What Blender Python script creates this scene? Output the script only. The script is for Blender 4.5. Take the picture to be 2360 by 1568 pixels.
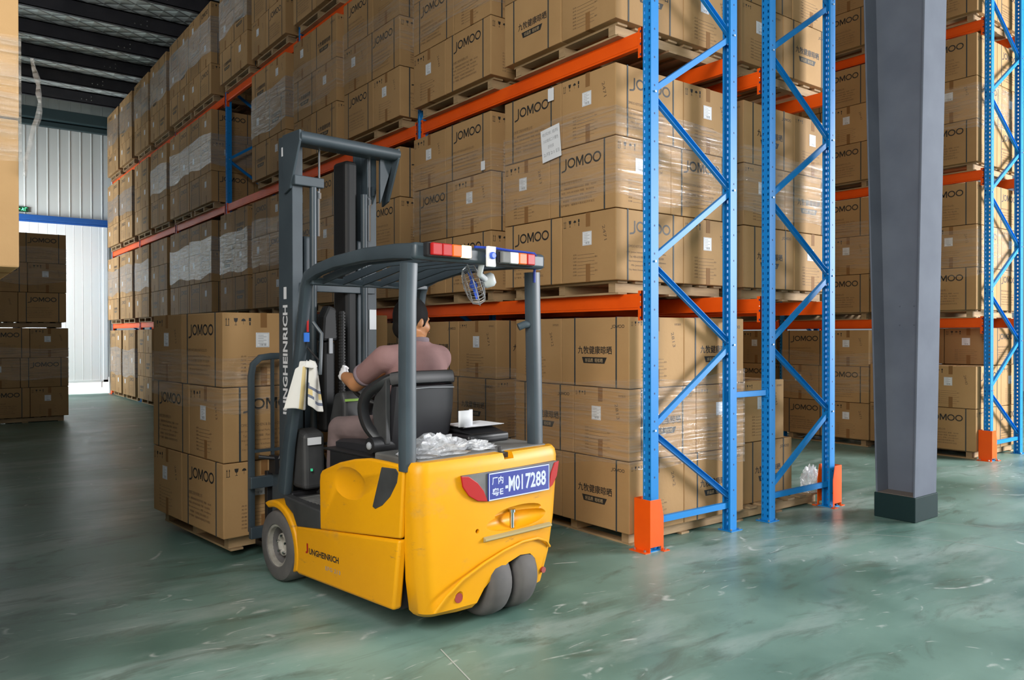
import bpy, bmesh, math, random
from mathutils import Vector, Matrix, Euler
random.seed(7)
R = math.radians
S = bpy.context.scene
for o in list(bpy.data.objects): bpy.data.objects.remove(o)
COL = S.collection

# ------------------------------------------------------------------ camera, world, lights, exposure
FPX, YAW, PITCH, ROLL, CH = 1803.0, R(37.36), R(-.367), R(-.064), 1.54
cd = bpy.data.cameras.new('camera'); cam = bpy.data.objects.new('camera', cd); COL.objects.link(cam)
cd.sensor_width = 36; cd.lens = 36 * FPX / 2360; cd.clip_end = 200
fwd = Vector((math.sin(YAW) * math.cos(PITCH), math.cos(YAW) * math.cos(PITCH), math.sin(PITCH)))
cam.location = (0, 0, CH)
cam.rotation_euler = (Matrix.Rotation(-YAW, 4, 'Z') @ Matrix.Rotation(R(90) + PITCH, 4, 'X') @ Matrix.Rotation(ROLL, 4, 'Z')).to_euler()
S.camera = cam
S.view_settings.view_transform = 'Standard'; S.view_settings.look = 'None'
S.view_settings.gamma = 1; S.view_settings.use_curve_mapping = False
S.view_settings.exposure = 0.14
W = bpy.data.worlds.new('world'); S.world = W; W.use_nodes = True
W.node_tree.nodes['Background'].inputs[0].default_value = (.86, .93, 1, 1)
W.node_tree.nodes['Background'].inputs[1].default_value = .24

def area(name, loc, to, sx, sy, power, col=(1, 1, 1)):
    l = bpy.data.lights.new(name, 'AREA'); l.shape = 'RECTANGLE'; l.size = sx; l.size_y = sy; l.energy = power; l.color = col
    o = bpy.data.objects.new(name, l); COL.objects.link(o); o.location = loc
    o.rotation_euler = (Vector(to) - Vector(loc)).to_track_quat('-Z', 'Y').to_euler(); return o
area('loading_door_daylight', (15, -3.5, 3.8), (7.4, 4.6, 1), 4.2, 4.2, 2400, (.98, .98, 1))
area('near_floor_fill', (-1.3, -.3, 4.9), (1.0, 3.0, 0), 2.2, 1.4, 200, (.95, .98, 1))  # added fill for the near floor from behind the camera; no window there
area('side_door_daylight', (-1.2, 21.3, 2.9), (2.4, 23.5, 2.8), 2.4, 3.8, 290, (.9, .96, 1)).data.spread = R(125)
area('rear_door_daylight', (-2.7, -.9, 3.4), (6, .4, 1.6), 2.6, 3.0, 440, (1, .93, .83))
hw = area('roof_foil_fill', (-1.4, 14, 5.2), (1.6, 14.5, 8.4), 9, .8, 65, (.92, .97, 1)); hw.data.spread = R(120)  # added fill aimed upward to brighten the roof foil; no window there

sun = bpy.data.lights.new('yard_sun', 'SUN'); sun.energy = 5; sun.angle = R(2); so = bpy.data.objects.new('yard_sun', sun); COL.objects.link(so); so.rotation_euler = (R(-38), 0, 0)
# ------------------------------------------------------------------ materials
def mat(name, col, rough=.6, metal=0, emit=None, es=1, spec=.5, coat=0, alpha=1):
    m = bpy.data.materials.new(name); m.use_nodes = True
    b = m.node_tree.nodes['Principled BSDF']
    b.inputs['Base Color'].default_value = (*col, 1); b.inputs['Roughness'].default_value = rough
    b.inputs['Metallic'].default_value = metal; b.inputs['Specular IOR Level'].default_value = spec
    b.inputs['Coat Weight'].default_value = coat
    if emit: b.inputs['Emission Color'].default_value = (*emit, 1); b.inputs['Emission Strength'].default_value = es
    return m
def N(m, t, **k):
    n = m.node_tree.nodes.new(t)
    for a, v in k.items():
        if a in n.inputs: n.inputs[a].default_value = v
        else: setattr(n, a, v)
    return n
def LK(m, a, b): m.node_tree.links.new(a, b)
def noisy(m, c1, c2, scale=4, detail=5, lo=.35, hi=.65, coord='Object', stretch=(1, 1, 1), bump=0, bscale=None, rough=None):
    """mix two colours by a noise over the object, optional bump"""
    b = m.node_tree.nodes['Principled BSDF']
    tc = N(m, 'ShaderNodeTexCoord'); mp = N(m, 'ShaderNodeMapping'); mp.inputs['Scale'].default_value = stretch
    LK(m, tc.outputs[coord], mp.inputs['Vector'])
    n = N(m, 'ShaderNodeTexNoise'); n.inputs['Scale'].default_value = scale; n.inputs['Detail'].default_value = detail
    LK(m, mp.outputs[0], n.inputs['Vector'])
    mr = N(m, 'ShaderNodeMapRange'); mr.inputs[1].default_value = lo; mr.inputs[2].default_value = hi
    LK(m, n.outputs['Fac'], mr.inputs[0])
    mx = N(m, 'ShaderNodeMix', data_type='RGBA'); mx.inputs[6].default_value = (*c1, 1); mx.inputs[7].default_value = (*c2, 1)
    LK(m, mr.outputs[0], mx.inputs[0]); LK(m, mx.outputs[2], b.inputs['Base Color'])
    if bump:
        n2 = N(m, 'ShaderNodeTexNoise'); n2.inputs['Scale'].default_value = bscale or scale * 3; n2.inputs['Detail'].default_value = 4
        LK(m, mp.outputs[0], n2.inputs['Vector'])
        bp = N(m, 'ShaderNodeBump'); bp.inputs['Strength'].default_value = bump; bp.inputs['Distance'].default_value = .01
        LK(m, n2.outputs['Fac'], bp.inputs['Height']); LK(m, bp.outputs[0], b.inputs['Normal'])
    if rough:
        mr2 = N(m, 'ShaderNodeMapRange'); mr2.inputs[3].default_value = rough[0]; mr2.inputs[4].default_value = rough[1]
        LK(m, n.outputs['Fac'], mr2.inputs[0]); LK(m, mr2.outputs[0], b.inputs['Roughness'])
    return m, mx
M = {}
# cardboard: brown kraft, each box slightly its own tone
def cardboard(name, c1, c2):
    m = mat(name, c1, .72, spec=.25)
    m, mx = noisy(m, c1, c2, 1.6, 4, .3, .7, bump=.12, bscale=30)
    oi = N(m, 'ShaderNodeObjectInfo'); hs = N(m, 'ShaderNodeHueSaturation')
    mr = N(m, 'ShaderNodeMapRange'); mr.inputs[3].default_value = .86; mr.inputs[4].default_value = 1.12
    LK(m, oi.outputs['Random'], mr.inputs[0]); LK(m, mr.outputs[0], hs.inputs['Value'])
    LK(m, mx.outputs[2], hs.inputs['Color']); LK(m, hs.outputs[0], m.node_tree.nodes['Principled BSDF'].inputs['Base Color'])
    return m
M['card'] = cardboard('kraft_cardboard', (.42, .252, .112), (.35, .205, .088))
M['ink'] = mat('black_print_ink', (.022, .02, .018), .6)
M['ink2'] = mat('brown_small_print', (.13, .08, .045), .7)
M['strap'] = mat('black_pp_strap', (.03, .04, .045), .65)
M['tape'] = mat('brown_packing_tape', (.24, .12, .045), .65, spec=.15)
M['paper'] = mat('white_label_paper', (.74, .75, .78), .6)
M['lprint'] = mat('label_grey_print', (.3, .31, .33), .7)
M['wood'], _ = noisy(mat('pale_pallet_wood', (.4, .27, .14), .75), (.46, .31, .16), (.26, .17, .09), 3, 5, .3, .7, stretch=(1, 1, 6), bump=.25)
M['blue'] = mat('blue_rack_paint', (.006, .205, .57), .45, spec=.3)
M['orange'], _ = noisy(mat('orange_rack_paint', (.86, .10, .004), .45, spec=.3), (.88, .105, .004), (.78, .085, .004), 2.5, 4)
M['bolt'] = mat('zinc_bolt', (.6, .6, .58), .35, .9)
M['steel_grey'], _ = noisy(mat('grey_column_paint', (.12, .135, .17), .75, spec=.12), (.13, .145, .18), (.105, .118, .15), 2.2, 6, .35, .65, bump=.06)
M['plinth'] = mat('dark_green_plinth_paint', (.008, .024, .025), .7, spec=.2)

def film_mat(name, amin, amax, white, rough=.13, scale=(2, 2, 26), seed=0, glint=.075):
    m = bpy.data.materials.new(name); m.use_nodes = True; nt = m.node_tree; nt.nodes.clear()
    out = N(m, 'ShaderNodeOutputMaterial'); mix = N(m, 'ShaderNodeMixShader'); tr = N(m, 'ShaderNodeBsdfTransparent')
    pb = N(m, 'ShaderNodeBsdfPrincipled'); pb.inputs['Base Color'].default_value = (*white, 1); pb.inputs['Roughness'].default_value = rough
    pb.inputs['Specular IOR Level'].default_value = 1.0
    tc = N(m, 'ShaderNodeTexCoord'); mp = N(m, 'ShaderNodeMapping'); mp.inputs['Scale'].default_value = scale; mp.inputs['Location'].default_value = (seed, seed, seed)
    mp.inputs['Rotation'].default_value = (.12, .1, 0)
    LK(m, tc.outputs['Object'], mp.inputs['Vector'])
    n = N(m, 'ShaderNodeTexNoise'); n.inputs['Scale'].default_value = 1.6; n.inputs['Detail'].default_value = 6; n.inputs['Distortion'].default_value = .6
    LK(m, mp.outputs[0], n.inputs['Vector'])
    mr = N(m, 'ShaderNodeMapRange'); mr.inputs[1].default_value = .42; mr.inputs[2].default_value = .75; mr.inputs[3].default_value = amin; mr.inputs[4].default_value = amax
    LK(m, n.outputs['Fac'], mr.inputs[0])
    bp = N(m, 'ShaderNodeBump'); bp.inputs['Strength'].default_value = 1; bp.inputs['Distance'].default_value = .05
    LK(m, n.outputs['Fac'], bp.inputs['Height']); LK(m, bp.outputs[0], pb.inputs['Normal'])
    LK(m, mr.outputs[0], mix.inputs[0]); LK(m, tr.outputs[0], mix.inputs[1]); LK(m, pb.outputs[0], mix.inputs[2])
    gl = N(m, 'ShaderNodeBsdfGlossy'); gl.inputs['Color'].default_value = (glint, glint, glint, 1); gl.inputs['Roughness'].default_value = rough; LK(m, bp.outputs[0], gl.inputs['Normal'])
    ad = N(m, 'ShaderNodeAddShader'); LK(m, mix.outputs[0], ad.inputs[0]); LK(m, gl.outputs[0], ad.inputs[1]); LK(m, ad.outputs[0], out.inputs[0])
    return m
M['film'] = film_mat('clear_stretch_film', .03, .34, (.6, .56, .52), .12, (1.2, 1.2, 26))
M['film2'] = film_mat('milky_stretch_film', .28, .62, (.42, .4, .38), seed=4)

# ------------------------------------------------------------------ mesh helpers
def tag(o, label=None, cat=None, group=None, kind=None):
    if label: o['label'] = label
    if cat: o['category'] = cat
    if group: o['group'] = group
    if kind: o['kind'] = kind
    return o
def empty(name, loc=(0, 0, 0), rz=0, parent=None):
    o = bpy.data.objects.new(name, None); COL.objects.link(o); o.location = loc; o.rotation_euler = (0, 0, rz)
    o.empty_display_size = .1
    if parent: o.parent = parent
    return o
_txt = {}
def text_geo(s, bold=0.0):
    k = (s, bold)
    if k not in _txt:
        cu = bpy.data.curves.new('t', 'FONT'); cu.body = s; cu.size = 1; cu.offset = bold; cu.align_x = 'CENTER'; cu.align_y = 'CENTER'; cu.resolution_u = 2
        ob = bpy.data.objects.new('t', cu); COL.objects.link(ob)
        dg = bpy.context.evaluated_depsgraph_get(); me = bpy.data.meshes.new_from_object(ob.evaluated_get(dg))
        vs = [tuple(v.co) for v in me.vertices]; fs = [tuple(p.vertices) for p in me.polygons]
        bpy.data.objects.remove(ob); bpy.data.curves.remove(cu); bpy.data.meshes.remove(me)
        xs = [v[0] for v in vs] or [0]; ys = [v[1] for v in vs] or [0]
        cx, cy = (max(xs) + min(xs)) / 2, (max(ys) + min(ys)) / 2; w = max(xs) - min(xs) or 1; h = max(ys) - min(ys) or 1
        _txt[k] = ([((v[0] - cx) / w, (v[1] - cy) / h) for v in vs], fs)
    return _txt[k]
class MB:
    def __init__(s): s.v = []; s.f = []; s.m = []; s.X = Matrix.Identity(4)
    def add(s, vs, fs, mi=0, X=None):
        X = s.X @ X if X is not None else s.X
        b = len(s.v); s.v += [tuple(X @ Vector(v)) for v in vs]; s.f += [tuple(b + i for i in f) for f in fs]; s.m += [mi] * len(fs); return s
    def box(s, x0, x1, y0, y1, z0, z1, mi=0, X=None):
        return s.add([(x0, y0, z0), (x1, y0, z0), (x1, y1, z0), (x0, y1, z0), (x0, y0, z1), (x1, y0, z1), (x1, y1, z1), (x0, y1, z1)],
                     [(3, 2, 1, 0), (4, 5, 6, 7), (0, 1, 5, 4), (1, 2, 6, 5), (2, 3, 7, 6), (3, 0, 4, 7)], mi, X)
    def prism(s, poly, a, b, axis='x', mi=0, X=None):
        """poly: 2D points; extruded from a to b along axis ('x': poly is (y,z); 'y': (x,z); 'z': (x,y))"""
        n = len(poly)
        g = {'x': lambda p, t: (t, p[0], p[1]), 'y': lambda p, t: (p[0], t, p[1]), 'z': lambda p, t: (p[0], p[1], t)}[axis]
        vs = [g(p, a) for p in poly] + [g(p, b) for p in poly]
        return s.add(vs, [tuple(range(n))[::-1], tuple(range(n, 2 * n))] + [(i, (i + 1) % n, n + (i + 1) % n, n + i) for i in range(n)], mi, X)
    def tube(s, pts, r, n=10, mi=0, cap=True, rr=None, X=None):
        pts = [Vector(p) for p in pts]; vs = []; fs = []; up = None
        for i, p in enumerate(pts):
            d = (pts[min(i + 1, len(pts) - 1)] - pts[max(i - 1, 0)]).normalized()
            if up is None: up = Vector((0, 0, 1)) if abs(d.z) < .9 else Vector((1, 0, 0))
            a = d.cross(up).normalized(); b = a.cross(d).normalized(); up = b
            q = rr[i] if rr else r
            qa, qb = q if isinstance(q, tuple) else (q, q)
            vs += [tuple(p + a * math.cos(2 * math.pi * k / n) * qa + b * math.sin(2 * math.pi * k / n) * qb) for k in range(n)]
        for i in range(len(pts) - 1):
            fs += [(i * n + k, i * n + (k + 1) % n, (i + 1) * n + (k + 1) % n, (i + 1) * n + k) for k in range(n)]
        if cap: fs += [tuple(range(n))[::-1], tuple(range((len(pts) - 1) * n, len(pts) * n))]
        return s.add(vs, fs, mi, X)
    def bar(s, p, q, w, h, mi=0, up=(0, 0, 1)):
        """rectangular bar from p to q, w across, h along up"""
        p, q = Vector(p), Vector(q); d = (q - p).normalized(); a = d.cross(Vector(up)).normalized(); b = a.cross(d)
        vs = [tuple(c + a * i * w / 2 + b * j * h / 2) for c in (p, q) for i, j in ((-1, -1), (1, -1), (1, 1), (-1, 1))]
        return s.add(vs, [(3, 2, 1, 0), (4, 5, 6, 7), (0, 1, 5, 4), (1, 2, 6, 5), (2, 3, 7, 6), (3, 0, 4, 7)], mi)
    def lathe(s, prof, n=32, mi=0, X=None):
        """prof: (r, z) points around z"""
        vs = [(r * math.cos(2 * math.pi * k / n), r * math.sin(2 * math.pi * k / n), z) for r, z in prof for k in range(n)]
        fs = [(i * n + k, i * n + (k + 1) % n, (i + 1) * n + (k + 1) % n, (i + 1) * n + k) for i in range(len(prof) - 1) for k in range(n)]
        return s.add(vs, fs, mi, X)
    def ball(s, c, r, mi=0, n=14, X=None):
        rx, ry, rz = r if isinstance(r, tuple) else (r, r, r)
        vs = []; fs = []; m_ = n // 2
        for i in range(m_ + 1):
            t = math.pi * i / m_
            for k in range(n):
                p = 2 * math.pi * k / n; vs.append((c[0] + rx * math.sin(t) * math.cos(p), c[1] + ry * math.sin(t) * math.sin(p), c[2] + rz * math.cos(t)))
        for i in range(m_):
            fs += [(i * n + k, i * n + (k + 1) % n, (i + 1) * n + (k + 1) % n, (i + 1) * n + k)[::-1] for k in range(n)]
        return s.add(vs, fs, mi, X)
    def text(s, t, cx, cy, w, h, X, mi=0, bold=.0):
        vs, fs = text_geo(t, bold)
        return s.add([(cx + x * w, cy + y * h, 0) for x, y in vs], fs, mi, X)
    def rect(s, x0, x1, y0, y1, X, mi=0, z=0):
        return s.add([(x0, y0, z), (x1, y0, z), (x1, y1, z), (x0, y1, z)], [(0, 1, 2, 3)], mi, X)
    def poly(s, pts, X, mi=0, z=0):
        return s.add([(x, y, z) for x, y in pts], [tuple(range(len(pts)))], mi, X)
    def mesh(s, name, mats, smooth=False):
        me = bpy.data.meshes.new(name); me.from_pydata(s.v, [], s.f)
        for m in mats: me.materials.append(M[m] if isinstance(m, str) else m)
        me.polygons.foreach_set('material_index', s.m)
        if smooth: me.polygons.foreach_set('use_smooth', [True] * len(s.f))
        me.update(); return me
    def build(s, name, mats, parent=None, bevel=0, smooth=False, seg=2, solid=0, subs=0, recalc=False, loc=None, label=None):
        if not isinstance(mats, (list, tuple)): mats = [mats]
        me = s.mesh(name, mats, smooth)
        if recalc:
            bm = bmesh.new(); bm.from_mesh(me); bmesh.ops.remove_doubles(bm, verts=bm.verts, dist=1e-5); bmesh.ops.recalc_face_normals(bm, faces=bm.faces); bm.to_mesh(me); bm.free()
        o = bpy.data.objects.new(name, me); COL.objects.link(o)
        if parent: o.parent = parent
        if loc: o.location = loc
        if solid: d = o.modifiers.new('thick', 'SOLIDIFY'); d.thickness = solid; d.offset = 0
        if bevel:
            d = o.modifiers.new('bevel', 'BEVEL'); d.width = bevel; d.segments = seg; d.limit_method = 'ANGLE'; d.angle_limit = R(40); d.harden_normals = False
        if subs: d = o.modifiers.new('sub', 'SUBSURF'); d.levels = subs; d.render_levels = subs
        if label: o['label'] = label
        return o
def bake(o):
    """apply an object's modifiers without operators"""
    dg = bpy.context.evaluated_depsgraph_get(); me = bpy.data.meshes.new_from_object(o.evaluated_get(dg)); me.name = o.name
    o.modifiers.clear(); o.data = me; return o
def carve(o, cutters):
    for c in cutters:
        for sv in ('EXACT', 'FAST'):
            d = o.modifiers.new('cut', 'BOOLEAN'); d.operation = 'DIFFERENCE'; d.object = c; d.solver = sv; d.use_self = True
            me = bpy.data.meshes.new_from_object(o.evaluated_get(bpy.context.evaluated_depsgraph_get())); o.modifiers.clear()
            if len(me.vertices) > len(o.data.vertices) * .6: me.name = o.name; o.data = me; break
        else: print('CARVE FAILED', o.name, c.name)
    for c in cutters: bpy.data.objects.remove(c)
    return o
def smoothed(o, ang=40):
    o.data.polygons.foreach_set('use_smooth', [True] * len(o.data.polygons))
    try: o.data.set_sharp_from_angle(angle=R(ang))
    except Exception: pass
    return o
def copy_tree(o, parent=None):
    c = o.copy(); COL.objects.link(c)
    if parent: c.parent = parent
    for ch in list(o.children): copy_tree(ch, c)
    return c
def face(origin, right, up):
    """matrix that maps (x, y) of a flat print onto a surface"""
    r, u = Vector(right), Vector(up); n = r.cross(u)
    X = Matrix.Identity(4); X.col[0] = (*r, 0); X.col[1] = (*u, 0); X.col[2] = (*n, 0); X.col[3] = (*origin, 1); return X
_cy, _sy, _cp, _sp = math.cos(YAW), math.sin(YAW), math.cos(PITCH), math.sin(PITCH)
def inview(x, y, z, m=120):
    z -= CH; r = x * _cy - y * _sy; f = x * _sy + y * _cy; d = f * _cp + z * _sp; u = -f * _sp + z * _cp
    if d < .1: return None
    return 1180 + FPX * r / d, 784 - FPX * u / d
def boxinview(x0, x1, y0, y1, z0, z1, m=60):
    P = [inview(x, y, z) for x in (x0, x1) for y in (y0, y1) for z in (z0, z1)]; P = [p for p in P if p]
    return bool(P) and max(p[0] for p in P) > -m and min(p[0] for p in P) < 2360 + m and max(p[1] for p in P) > -m and min(p[1] for p in P) < 1568 + m
# ------------------------------------------------------------------ the building
XF, Y0, BAY, DX, GAP, WY = 4.160, 3.822, 3.154, .983, .435, 23.19
LV = [1.839, 3.728, 5.557]; XB = XF + DX + GAP; XC, YC, BAYC = 10.40, 4.03, 2.84; LVC = [1.745, 3.56, 5.40]; TOPZ = 5.95
# floor: worn green epoxy with dust, scuffs and scratches
m = M['floor'] = mat('green_epoxy_floor', (.13, .25, .2), .35, spec=.5)
m, mx = noisy(m, (.085, .165, .135), (.205, .33, .285), .9, 9, .34, .66, bump=.03, bscale=14, rough=(.22, .5))
b = m.node_tree.nodes['Principled BSDF']; tc = N(m, 'ShaderNodeTexCoord')
def layer(prev, fac_socket, col):
    x = N(m, 'ShaderNodeMix', data_type='RGBA'); LK(m, fac_socket, x.inputs[0]); LK(m, prev, x.inputs[6]); x.inputs[7].default_value = (*col, 1); return x.outputs[2]
def thresh(n, lo, hi, k):
    r = N(m, 'ShaderNodeMapRange'); r.inputs[1].default_value = lo; r.inputs[2].default_value = hi; r.inputs[4].default_value = k; LK(m, n, r.inputs[0]); return r.outputs[0]
mp = N(m, 'ShaderNodeMapping'); mp.inputs['Scale'].default_value = (.55, 1.6, 1); mp.inputs['Rotation'].default_value = (0, 0, .5); LK(m, tc.outputs['Object'], mp.inputs[0])
n1 = N(m, 'ShaderNodeTexNoise', Scale=1.1, Detail=9, Roughness=.65); LK(m, mp.outputs[0], n1.inputs['Vector'])
c = layer(mx.outputs[2], thresh(n1.outputs['Fac'], .5, .68, .6), (.40, .47, .45))       # dust
n2 = N(m, 'ShaderNodeTexNoise', Scale=2.3, Detail=8, Roughness=.7, Distortion=1.2); LK(m, mp.outputs[0], n2.inputs['Vector'])
c = layer(c, thresh(n2.outputs['Fac'], .53, .66, .65), (.075, .105, .08))                      # tyre dirt
# long thin scuffs and scratches
for sc, rot, th, kk in ((1.1, .9, .03, .6), (.6, 1.9, .03, .8)):
    mq = N(m, 'ShaderNodeMapping'); mq.inputs['Scale'].default_value = (sc * .35, sc, 1); mq.inputs['Rotation'].default_value = (0, 0, rot); LK(m, tc.outputs['Object'], mq.inputs[0])
    nz = N(m, 'ShaderNodeTexNoise', Scale=1.2, Detail=3); LK(m, mq.outputs[0], nz.inputs['Vector'])
    sb = N(m, 'ShaderNodeMath', operation='SUBTRACT'); LK(m, nz.outputs['Fac'], sb.inputs[0]); sb.inputs[1].default_value = .5
    ab = N(m, 'ShaderNodeMath', operation='ABSOLUTE'); LK(m, sb.outputs[0], ab.inputs[0])
    inv = thresh(ab.outputs[0], th * .12, th * .02, kk)
    nb = N(m, 'ShaderNodeTexNoise', Scale=9 * sc, Detail=5); LK(m, tc.outputs['Object'], nb.inputs['Vector'])
    mu = N(m, 'ShaderNodeMath', operation='MULTIPLY'); LK(m, inv, mu.inputs[0]); LK(m, thresh(nb.outputs['Fac'], .52, .62, 1), mu.inputs[1])
    c = layer(c, mu.outputs[0], (.55, .6, .58))
LK(m, c, b.inputs['Base Color'])
f = MB(); f.rect(-8, 24, -14, WY + .1, Matrix.Identity(4)); tag(f.build('floor', 'floor'), kind='structure')
# saw-cut joints and tyre arcs in the floor
M['joint'] = mat('floor_joint_filler', (.42, .45, .42), .6)
def strip(pts, w):
    g = MB()
    for a, q in zip(pts, pts[1:]):
        a, q = Vector((*a, .0012)), Vector((*q, .0012)); d = (q - a).normalized().cross(Vector((0, 0, 1))) * w / 2
        g.add([a - d, q - d, q + d, a + d], [(0, 1, 2, 3)])
    return g
j = strip([(1.98, 3.2), (1.96, 1.2)], .007); j.X = Matrix.Identity(4)
jo = strip([(2.04, 3.25), (1.75, 1.9), (1.6, .6)], .006); jo.v += [(x, y, z) for x, y, z in []]
tag(jo.build('trim_1', 'joint'), kind='structure')
for i, pts in enumerate([[(4.9 + 1.3 * math.cos(a), 2.2 + 1.3 * math.sin(a)) for a in [R(-60 + 9 * k) for k in range(17)]],
                         [(5.1 + 1.8 * math.cos(a), 2.1 + 1.7 * math.sin(a)) for a in [R(-50 + 8 * k) for k in range(15)]]]):
    tag(strip(pts, .006).build('trim_%d' % (i + 2), 'joint'), kind='structure')

M['wall'] = noisy(mat('white_wall_panel', (.6, .63, .61), .55), (.66, .68, .66), (.54, .57, .55), .8, 5, .35, .7, stretch=(2.5, 1, .25))[0]
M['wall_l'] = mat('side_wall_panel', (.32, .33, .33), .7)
M['door'] = noisy(mat('white_sliding_door_panel', (.85, .88, .87), .5), (.9, .92, .91), (.84, .87, .86), .8, 4, .35, .7, stretch=(2.5, 1, .3))[0]
M['railblue'] = mat('blue_door_rail', (.02, .10, .35), .4)
M['dark'] = noisy(mat('dark_purlin_paint', (.03, .028, .034), .6), (.034, .03, .037), (.022, .02, .026), 3)[0]
M['teal'] = mat('dark_teal_gutter', (.03, .055, .06), .5)
# ribbed end wall, above and beside the sliding door
def ribbed(x0, x1, z0, z1, pitch=.25, rib=.03, d=.02):
    g = MB(); x = x0; pts = []
    while x < x1 - 1e-6:
        pts += [(x, 0), (x + pitch - 2 * rib, 0), (x + pitch - 1.5 * rib, -d), (x + pitch - .5 * rib, -d)]; x += pitch
    pts.append((x1, 0)); n = len(pts)
    g.add([(p, WY + q, z0) for p, q in pts] + [(p, WY + q, z1) for p, q in pts], [(i, i + 1, n + i + 1, n + i) for i in range(n - 1)]); return g
g = ribbed(-6, 13, 4.62, 7.65, .25, .02, .012); g.box(-6, 24, WY + .03, WY + .1, 4.62, 7.65); g.box(4.15, 24, WY + .03, WY + .1, 0, 4.62); g.box(-6, .9, WY + .03, WY + .1, 0, 4.62)
tag(g.build('wall_back', 'wall'), kind='structure')
g = MB(); g.box(-6, 4.13, WY - .12, WY - .02, 4.47, 4.6); g.box(-6, 4.13, WY - .05, WY + .02, 4.42, 4.47); tag(g.build('trim_4', 'railblue', bevel=.01), kind='structure')
d1 = empty('door_1', (2.5, WY, .3)); tag(d1, kind='structure')
g = ribbed(.92, 4.10, .3, 4.42, .2, .006, .003); g.X = Matrix.Identity(4); g.v = [(x - 2.5, y - WY, z - .3) for x, y, z in g.v]; g.box(-1.58, 1.6, .01, .05, 0, 4.12)
g.build('door_panel', 'door', d1)
g = MB(); g.box(1.5, 1.6, -.02, .0, 0, 4.12); g.box(-1.58, 1.6, -.02, 0, 0, .06); g.build('door_frame', 'door', d1)
g = MB(); g.tube([(1.45, -.03, -.14), (1.45, -.03, .02)], .012); g.build('floor_bolt', 'bolt', d1)
g = MB(); g.box(-8, 24, WY + .1, WY + 9, -.12, -.001); M['yard'] = mat('sunlit_concrete_yard', (.75, .74, .7), .8); tag(g.build('trim_5', 'yard'), kind='structure')
g = MB(); g.box(-1.9, -1.75, .6, 18.4, 0, 7.65); g.box(-1.9, -1.75, 22.5, WY, 0, 7.65); g.box(-1.9, -1.75, 18.4, 22.5, 4.2, 7.65); tag(g.build('wall_left', 'wall_l'), kind='structure')  # unseen wall, placed close in to darken the left aisle
# roof: foil-faced insulation quilted by a wire net, on dark purlins
m = M['foil'] = mat('foil_insulation', (.36, .38, .38), .5, .3)
b = m.node_tree.nodes['Principled BSDF']; tc = N(m, 'ShaderNodeTexCoord')
nz = N(m, 'ShaderNodeTexNoise', Scale=2.2, Detail=5); LK(m, tc.outputs['Object'], nz.inputs['Vector'])
waves = []
for ang in (.95, -.95):
    mp = N(m, 'ShaderNodeMapping'); mp.inputs['Rotation'].default_value = (0, 0, ang); LK(m, tc.outputs['Object'], mp.inputs[0])
    w = N(m, 'ShaderNodeTexWave', Scale=1.15, Distortion=.5); LK(m, mp.outputs[0], w.inputs['Vector']); waves.append(w)
mn = N(m, 'ShaderNodeMath', operation='MINIMUM'); LK(m, waves[0].outputs['Fac'], mn.inputs[0]); LK(m, waves[1].outputs['Fac'], mn.inputs[1])
mr = N(m, 'ShaderNodeMapRange'); mr.inputs[2].default_value = .06; LK(m, mn.outputs[0], mr.inputs[0])
sq = N(m, 'ShaderNodeMath', operation='POWER'); LK(m, mn.outputs[0], sq.inputs[0]); sq.inputs[1].default_value = .5
ad = N(m, 'ShaderNodeMath', operation='ADD'); LK(m, sq.outputs[0], ad.inputs[0]); LK(m, nz.outputs['Fac'], ad.inputs[1])
bp = N(m, 'ShaderNodeBump', Strength=.6, Distance=.07); LK(m, ad.outputs[0], bp.inputs['Height']); LK(m, bp.outputs[0], b.inputs['Normal'])
mx = N(m, 'ShaderNodeMix', data_type='RGBA'); LK(m, mr.outputs[0], mx.inputs[0]); mx.inputs[6].default_value = (.2, .21, .21, 1); mx.inputs[7].default_value = (.74, .79, .77, 1); LK(m, mx.outputs[2], b.inputs['Base Color'])
g = MB(); g.box(-6, 24, -8, WY + .1, 7.68, 7.78); tag(g.build('ceiling', 'foil'), kind='structure')
for i in range(20):                                                     # purlins, each a C section with end bolts at a lap
    y = 22.15 - i * 1.49
    g = MB(); g.box(-6, 24, y, y + .012, 7.38, 7.66); g.box(-6, 24, y, y + .09, 7.38, 7.395); g.box(-6, 24, y, y + .09, 7.64, 7.66)
    for k in range(3): g.ball((3.35 + .11 * k, y - .006, 7.47), .014, 1, 6)
    g.ball((3.57, y - .006, 7.56), .014, 1, 6)
    tag(g.build('trim_%d' % (i + 6), ['dark', 'bolt']), kind='structure')
g = MB(); g.box(-6, 13, WY - .3, WY - .02, 7.02, 7.3); g.box(-6, 13, WY - .16, WY - .02, 6.86, 7.0); tag(g.build('trim_27', 'teal', bevel=.02), kind='structure')
g = MB(); g.box(6.2, 6.45, 1.5, WY, 7.15, 7.66); tag(g.build('trim_28', 'dark'), kind='structure')

# tapered steel column with its painted plinth
col = empty('steel_column', (6.67, 3.23, 0)); tag(col, 'tapered dark grey steel column on a dark green painted plinth in the right aisle', 'column')
g = MB(); X = face((0, 0, 0), (1, 0, 0), (0, 1, 0))
ZT = 7.38; t = (ZT - .21) / 4.1
def cy(z, s): k = (z - .21) / 4.15; return (.17 + .115 * k if s > 0 else -.155 - .075 * k)
for s_ in (-1, 1):
    y0_, y1_ = cy(.2, s_), cy(ZT, s_)
    g.add([(x, y + e, z) for z, y in ((.2, y0_), (ZT, y1_)) for x, e in ((-.19, 0), (.19, 0), (.19, -s_ * .014), (-.19, -s_ * .014))],
          [(0, 1, 2, 3), (7, 6, 5, 4), (0, 4, 5, 1), (1, 5, 6, 2), (2, 6, 7, 3), (3, 7, 4, 0)])
g.build('flanges', 'steel_grey', col, bevel=.003, recalc=True)
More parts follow.
